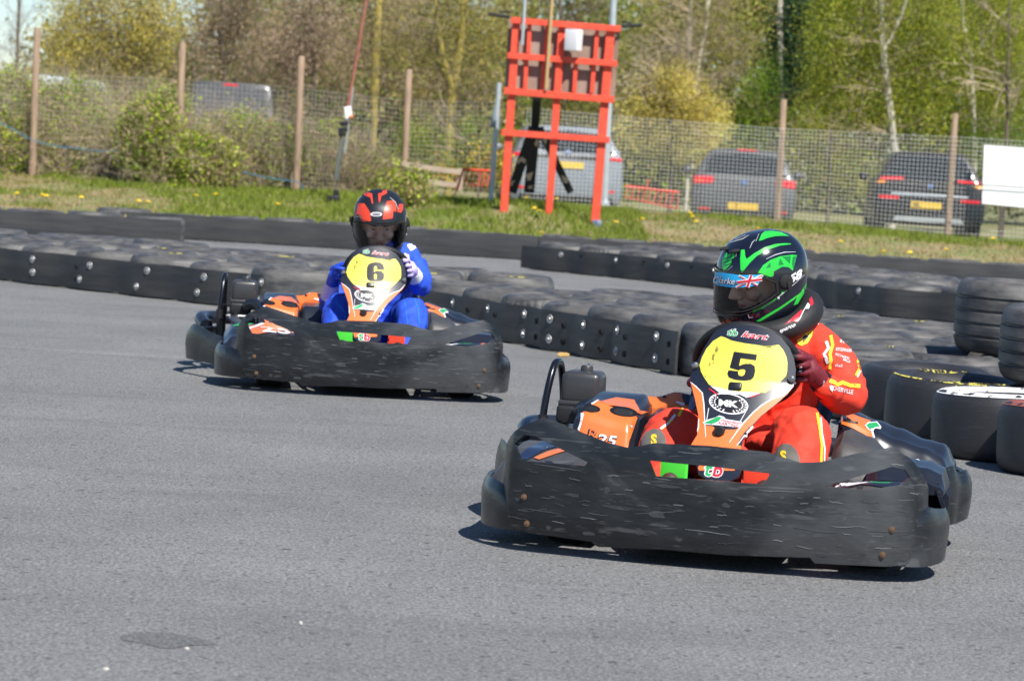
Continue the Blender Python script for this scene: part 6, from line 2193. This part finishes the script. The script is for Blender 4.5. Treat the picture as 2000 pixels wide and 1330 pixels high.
for pts_ in ([(195, 100), (130, 92), (70, 80)], [(840, 152), (900, 150), (957, 147)]):
    b = B()
    b.tube([SX(u, v, D0 + .02) for u, v in pts_], .022, M_blackw, 8)
    u0, v0 = pts_[0]
    sg = -1 if pts_[2][0] < 400 else 1
    b.tube([SX(u0 - sg * 5, v0 - 30, D0 + .02), SX(u0 + sg * 60, v0 - (28 if sg < 0 else 12), D0 + .02)], .012, M_blackw, 6)
    b.obj('bracket', fr)
b = B()
for a, c, w_ in (((352, 560), (335, 780), 50), ((330, 740), (205, 1110), 58), ((338, 760), (305, 1110), 62), ((365, 740), (545, 1110), 44)):
    bar(b, SX(*c, D0 + 1.1), SX(*a, D0 + .9), w_ * px_m, .07, M_blackw)
bvs = b.bvh()
mS = lambda u, v: (CAMP, ray(930 + u / 2.955, v / 2.955))
for ch in ([(235, 930), (265, 905), (290, 925), (278, 945), (262, 930), (228, 955)], [(285, 1010), (330, 990), (315, 1040), (280, 1045)], [(490, 1010), (530, 1030), (545, 1060), (505, 1055)], [(200, 1050), (225, 1040), (200, 1080)], [(300, 1075), (325, 1070), (322, 1090), (300, 1090)], [(335, 830), (352, 800), (360, 820), (350, 850)], [(385, 800), (410, 800), (400, 840)]):
    b.decal([ch], mS, bvs, M_cream, 14, .012)
b.obj('rear_strut', fr)
b = B()
g = SX(697, 1285, D0)
b.box((g.x, D0 + .02, zt(g.x, D0) + .03), (.12, .14, .10), mat('blue_foot', (.06, .10, .25), .6, var=(.3, .32, .36), vscale=20, vamt=.8), bev=.012)
b.obj('foot', fr)
b = B()
b.tube([SX(403, 515, D0 - .05), SX(440, -30, D0 - .05)], .022, mat('tan_stake', (.46, .32, .14), .8), 8)
b.obj('stake', fr)
b = B()
b.tube([SX(265, 262, D0 - .05), SX(284, -30, D0 - .05)], .02, M_gal, 8)
b.obj('grey_pole', fr)
# lamp mast, sign seen edge on
b = B()
p, q = at(1186, 268, 46), at(1206, -160, 46)
p = q + (p - q) * ((q.z - zt(p.x, 46) + .1) / (q.z - p.z))
b.tube([p, p.lerp(q, .3), q], [.06, .055, .048], M_gal, 12)
b.lathe([(.075, 0), (.075, .5), (.058, .56)], M_gal, 12, Matrix.Translation(p))
tag(b.obj('lamp_mast'), 'grey galvanised mast rising behind the right side of the red timber frame', 'mast')
sg = empty('road_sign', (0, 0, 0), 0, 'triangular sign seen from behind on a leaning galvanised post', 'sign')
b = B()
p, q = at(959, 380, 40.2), at(975, 162, 40.2)
p.z -= .12
b.tube([p, q], .034, M_gal, 10)
b.obj('post', sg)
b = B()
tri = [at(974, 168, 40.2), at(956, 250, 40.0), at(977, 250, 40.5)]
b.add(tri + [v + Vector((.004, .006, 0)) for v in tri], [[0, 1, 2], [5, 4, 3], [0, 3, 4, 1], [1, 4, 5, 2], [2, 5, 3, 0]], mat('sign_back', (.16, .22, .24), .6))
b.obj('sign_plate', sg)
# rusty leaning pole with its post
rp = empty('barrier_pole', (0, 0, 0), 0, 'rusty pole leaning over a dark post with a white box and orange lamp', 'pole')
M_rust = mat('rusty_steel', (.26, .085, .05), .7, var=(.38, .17, .12), vscale=12, vamt=.6)
D1 = 40.0
A1 = lambda x, y: at(x, y, D1)
b = B(); b.tube([A1(679, 210), A1(700, 95), A1(718, -20)], .024, M_rust, 8); b.obj('arm', rp)
b = B(); b.box((0, 0, 0), (.095, .08, .165), M_wv, Matrix.Translation(A1(680, 221)) @ Matrix.Rotation(-.15, 4, 'Y'), bev=.01); b.obj('box', rp)
b = B(); b.ball(tuple(A1(686, 229) + Vector((0, -.04, 0))), (.03, .03, .022), mat('orange_lamp', (.8, .16, .02), .4), 12); b.obj('lamp', rp)
b = B()
for x, y, s_ in ((672, 242, .10), (670, 254, .12), (668, 262, .09)): b.box((0, 0, 0), (s_, .09, .06), M_dark, Matrix.Translation(A1(x, y)) @ Matrix.Rotation(-.2, 4, 'Y'), bev=.008)
b.obj('clamp', rp)
b = B()
b.tube([A1(667, 262), A1(655, 352)], .016, mat('green_grey_steel', (.12, .15, .13), .6), 8)
b.tube([A1(673, 262), A1(660, 352)], .012, M_steel, 8)
b.tube([A1(690, 170), A1(674, 300)], .009, M_gal, 6)
b.obj('post', rp)
b = B()
g = A1(653, 362)
b.box((g.x, D1, zt(g.x, D1) + .04), (.16, .2, .10), M_dark, bev=.02)
b.box((g.x + .03, D1, zt(g.x, D1) + .12), (.07, .08, .10), M_dark, bev=.01)
b.obj('base', rp)
# red pedestrian barriers, timber rail
def redbar(pts_top, legs, d, label):
    r = empty('pedestrian_barrier', (0, 0, 0), 0, label, 'barrier', 'red pedestrian barriers')
    b = B()
    b.tube([at(x, y, d) for x, y in pts_top], .018, M_red, 8)
    b.obj('top_rail', r)
    b = B()
    for (a, c), (e, f) in legs: b.tube([at(a, c, d), at(e, f, d)], .010, M_red, 6)
    b.obj('bars', r)
redbar([(892, 372), (905, 331), (968, 335)], [((915 + 9 * k, 332), (905 + 9 * k, 365)) for k in range(6)] + [((892, 372), (888, 380))], 41.0, 'red barrier frame leaning beside the timber rail and grey sign post')
redbar([(1221, 364), (1326, 376), (1322, 410)], [((1228 + 11 * k, 365 + 1.2 * k), (1221 + 11 * k, 388 + 2.5 * k)) for k in range(9)] + [((1268, 350), (1262, 368)), ((1221, 385), (1322, 408))], 43.0, 'red slanted barrier bars on the grass left of the grey hatchback')
M_pale = mat('pale_rail', (.46, .36, .27), .85, var=(.34, .26, .2), vscale=8, vamt=.6)
tr_ = empty('timber_rail', (0, 0, 0), 0, 'low pale timber rail fence behind the small green bush', 'rail fence')
for a, c in (((785, 321), (900, 337)), ((800, 352), (895, 362))):
    b = B(); bar(b, at(*a, 41.6), at(*c, 41.6), .07, .04, M_pale); b.obj('rail', tr_)
for x in (790, 898):
    b = B(); bar(b, at(x, 372, 41.66), at(x + 2, 318 + (x - 785) * .1, 41.66), .08, .06, M_pale); b.obj('post', tr_)
# blank white board
wb = empty('notice_board', (0, 0, 0), 0, 'blank white board fixed to the mesh fence at the right edge', 'board')
b = B()
q4 = [at(1922, 283, 41.2), at(2090, 296, 41.2), at(2086, 414, 41.2), at(1918, 398, 41.2)]
b.add(q4 + [v + Vector((0, .02, 0)) for v in q4], [[0, 1, 2, 3], [7, 6, 5, 4], [0, 4, 5, 1], [1, 5, 6, 2], [2, 6, 7, 3], [3, 7, 4, 0]], mat('white_board', (.8, .8, .8), .5))
b.obj('panel', wb)
b = B(); b.tube([at(1860, 358, 41.15), at(1925, 362, 41.15), at(2080, 372, 41.15)], .006, M_dark, 6); b.obj('tie_wire', wb)

# ------------------------------------------------------------------ parked cars, seen from behind
M_glass = mat('car_glass', (.012, .016, .018), .06, spec=.8)
M_glint_glass = mat('glint_grey_glass', (.075, .075, .08), .22, var=(.12, .12, .12), vscale=4, vamt=.5)  # sun glint on the people carrier's rear window, painted as a grey base colour
M_lamp = mat('tail_lamp_red', (.62, .015, .02), .2, coat=.4)
M_amber = mat('lamp_amber', (.75, .28, .02), .25)
M_tyrec = mat('car_tyre', (.015, .015, .016), .7)
M_plate = mat('plate_yellow', (.62, .40, .03), .6)
M_trim = mat('dark_trim', (.02, .021, .023), .5)
def car(label, px, py_base, d, paint, W=1.80, H=1.46, belt_=.95, L_=4.25, yaw=0.0, slope=.55, wt=.60, suv=False, lamps=None, name='parked_car', win=(.60, .42), extras=None, plate_z=.42, plate_x=0.0, van=False, plate=None, glass=None):
    g = at(px, py_base, d)
    root = empty(name, (g.x, d, zt(g.x, d + 1)), math.radians(yaw), label, 'car' if not van else 'van', 'parked vehicles')
    w_ = W / 2
    zb = .22 if not suv else .27
    def lean(z):
        if z < .5: return .03 - .03 * max(0, (z - zb) / .28)
        if z < belt_: return .0 + .10 * (z - .5) / (belt_ - .5)
        return .10 + slope * (z - belt_)
    def section(ws, top, belt2):
        wt_ = wt / .90 * w_ if False else wt * W / 1.0 * .5 / .5
        R_ = [(w_ * .80, zb), (w_ * .95, zb + .03), (w_ * .99, zb + .14), (w_, .60), (w_ * .985, belt2 - .05), (w_ * .95, belt2), (w_ * (.95 + wt) / 2 + .01, (belt2 + top) / 2), (w_ * wt + .03, top - .07), (w_ * wt - .03, top - .015), (w_ * .35, top + .005)]
        R_ = [(x * ws, min(z, top + .01)) for x, z in R_]
        return R_ + [(-x, z) for x, z in R_[::-1]]
    rings = []
    base = section(1, H, belt_)
    zc = sum(z for x, z in base) / len(base)
    for f in (.05, .4, .75, .93): rings.append([(x * f * .96, lean(zc + (z - zc) * f), zc + (z - zc) * f) for x, z in base])
    rings.append([(x * .985, lean(z) + .035, z) for x, z in base])
    rings.append([(x, lean(z) + .12, z) for x, z in base])
    rings.append([(x, .9 + .3 * max(0, z - belt_), z) for x, z in base])
    rings.append([(x, L_ * .58, z) for x, z in section(1, H - .01, belt_)])
    rings.append([(x, L_ * .72, z) for x, z in section(1, belt_ + .12, belt_ - .02)])
    rings.append([(x, L_ * .95, z) for x, z in section(.96, belt_ - .10, belt_ - .2)])
    rings.append([(x * .9, L_, .3 + (z - .3) * .8) for x, z in section(.94, belt_ - .18, belt_ - .3)])
    b = B()
    b.loft(rings, paint)
    bv = b.bvh()
    b.obj('body', root, angle=28)
    back = lambda u, v: (Vector((u, -2, v)), Vector((0, 1, 0)))
    side = lambda u, v: (Vector((-3, u, v)), Vector((1, 0, 0)))
    side2 = lambda u, v: (Vector((3, u, v)), Vector((-1, 0, 0)))
    def patch(nm, lp, m, off=.006, mp_=back, step=.06, lab=None):
        b = B(); b.decal([lp], mp_, bv, m, step, off, maxd=.6)
        if b.f:
            o = b.obj(nm, root, normals=False)
            if lab: o['label'] = lab
    a0, a1 = win
    t0, t1 = belt_ + .03, H - .10
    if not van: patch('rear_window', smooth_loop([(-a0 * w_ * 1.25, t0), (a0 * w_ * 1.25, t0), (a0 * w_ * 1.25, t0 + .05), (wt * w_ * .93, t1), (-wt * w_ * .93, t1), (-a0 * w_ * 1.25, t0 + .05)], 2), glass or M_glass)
    for mp_ in (side, side2) if not van else ():
        patch('side_window', [(.62, belt_ + .06), (1.25, belt_ + .04), (1.25, H - .12), (.85, H - .14)], M_glass, mp_=mp_)
        patch('side_window', [(1.32, belt_ + .04), (L_ * .60, belt_ + .04), (L_ * .55, H - .12), (1.32, H - .12)], M_glass, mp_=mp_)
    for s in (-1, 1):
        for lp, m in lamps or []: patch('tail_lamp', [(s * x * w_, z) for x, z in lp], m, .012, step=.04)
    patch('bumper_trim', [(-w_ * .86, zb + .02), (w_ * .86, zb + .02), (w_ * .80, zb + .15), (-w_ * .80, zb + .15)], M_trim, .008)
    patch('number_plate', [(plate_x - .26, plate_z - .056), (plate_x + .26, plate_z - .056), (plate_x + .26, plate_z + .056), (plate_x - .26, plate_z + .056)], M_plate, .018, step=.1)
    if plate:
        b = B(); b.text(plate, back, bv, M_ink, (plate_x - .22, plate_z - .035), (.095, 0), (0, .10), .026, offset=.012)
        if b.f: b.obj('plate_letters', root, normals=False)
    for nm, lp, m, off in extras or []: patch(nm, lp, m, off)
    for y in (.75, L_ - .85):
        for s in (-1, 1):
            M = Matrix.Translation((s * (w_ - .13), y, .32)) @ Matrix.Rotation(PI / 2, 4, 'Y')
            b = B()
            b.lathe([(.19, -.10), (.29, -.11), (.32, -.08), (.32, .08), (.29, .11), (.19, .10)], M_tyrec, 24, M)
            wl_ = b.obj('wheel', root)
            b = B(); b.lathe([(0, -.09), (.19, -.10), (.19, .10), (0, .09)], M_steel, 18, M); b.obj('rim', wl_)
    for s in (-1, 1):
        b = B(); b.ball((s * (w_ + .09), L_ * .55, belt_ + .06), (.10, .07, .075), paint, 14); b.obj('wing_mirror', root)
    b = B(); b.tube([(0, .9 + .3 * (H - belt_) , H), (0, 1.02, H + .07)], .014, M_trim, 6); b.obj('aerial', root)
    return root
P_grey = mat('car_paint_grey', (.06, .064, .07), .5, .1, coat=.12)
P_silv = mat('car_paint_silver_blue', (.17, .19, .215), .5, .1, coat=.12)
P_blk = mat('car_paint_black', (.010, .011, .013), .4, 0, coat=.1, spec=.3)
P_dk = mat('car_paint_dark_grey', (.045, .045, .05), .4, .1, coat=.2)
P_wht = mat('van_paint_white', (.48, .52, .54), .35, coat=.4)
M_chr = mat('chrome', (.75, .76, .78), .15, 1)
bad = lambda r, z: [(r * math.cos(t * .5), z + r * .8 * math.sin(t * .5)) for t in range(13)]
car('grey hatchback with a round badge and wide red lamps, behind the mesh fence', 1450, 420, 52.5, P_grey, H=1.39, belt_=.93, yaw=-3, plate='   7', wt=.66, win=(.58, .4), slope=.55,
    lamps=[([(.60, .79), (.97, .77), (.97, .90), (.62, .91), (.58, .86)], M_lamp), ([(.82, .80), (.90, .80), (.90, .85), (.82, .85)], M_amber), ([(.62, .33), (.84, .33), (.84, .37), (.62, .37)], M_lamp)],
    extras=[('badge', bad(.055, .83), M_chr, .014), ('brake_light', [(-.15, 1.37), (.18, 1.37), (.18, 1.395), (-.15, 1.395)], M_lamp, .012), ('wiper', [(.0, 1.00), (.02, 1.00), (.25, 1.05), (.24, 1.07)], M_trim, .016)])
car('black sport utility car with roof rails and thin red lamps, beside the white board', 1811, 460, 52.0, P_blk, W=1.90, H=1.52, belt_=1.0, L_=4.5, yaw=-4, wt=.64, slope=.45, suv=True, win=(.58, .42), plate_z=.62, plate_x=-.05, plate='ML',
    lamps=[([(.48, 1.03), (.95, 1.01), (.97, 1.06), (.48, 1.08)], M_lamp), ([(.80, .96), (.95, .95), (.95, 1.0), (.80, 1.0)], M_amber), ([(.55, .70), (.90, .70), (.90, .75), (.55, .75)], M_lamp)],
    extras=[('badge', bad(.05, .95), M_chr, .014), ('chrome_strip', [(-.65, .78), (.65, .78), (.65, .81), (-.65, .81)], M_gal, .014), ('skid_plate', [(-.6, .34), (.6, .34), (.55, .42), (-.55, .42)], M_gal, .014), ('roof_bar', [(-.62, 1.485), (-.54, 1.485), (-.54, 1.53), (-.62, 1.51)], M_gal, .014)])
car('silver blue sport utility car parked behind the red timber frame', 1105, 388, 51.5, P_silv, W=1.92, H=1.58, belt_=1.12, L_=4.6, yaw=4, wt=.66, slope=.50, suv=True, win=(.60, .42), plate_z=.93, plate_x=.02,
    lamps=[([(.62, 1.05), (.96, 1.04), (.96, 1.10), (.62, 1.10)], M_lamp), ([(.68, .5), (.85, .5), (.85, .54), (.68, .54)], M_lamp)],
    extras=[('tailgate_band', [(-.72, 1.03), (.72, 1.03), (.72, 1.10), (-.72, 1.10)], M_trim, .010), ('badge', bad(.05, 1.15), M_chr, .014)])
car('dark grey people carrier with sun glint on its rear window, behind the brambles', 442, 330, 60, P_dk, W=1.86, H=1.88, belt_=1.12, L_=4.6, yaw=2, glass=M_glint_glass, wt=.80, slope=.28, win=(.64, .55), plate_z=.6,
    lamps=[([(.80, .95), (.96, .95), (.96, 1.2), (.84, 1.2)], M_lamp)],
    extras=[('brake_light', [(-.16, 1.815), (.12, 1.815), (.12, 1.845), (-.16, 1.845)], M_lamp, .012)])
car('white van half hidden by brambles at the far left', 22, 330, 56, P_wht, W=1.95, H=1.72, belt_=1.05, L_=5, yaw=-8, wt=.86, slope=.12, win=(.5, .45), plate_z=.6, name='parked_van', van=True, lamps=[([(.86, .8), (.97, .8), (.97, 1.1), (.86, 1.1)], M_lamp)])
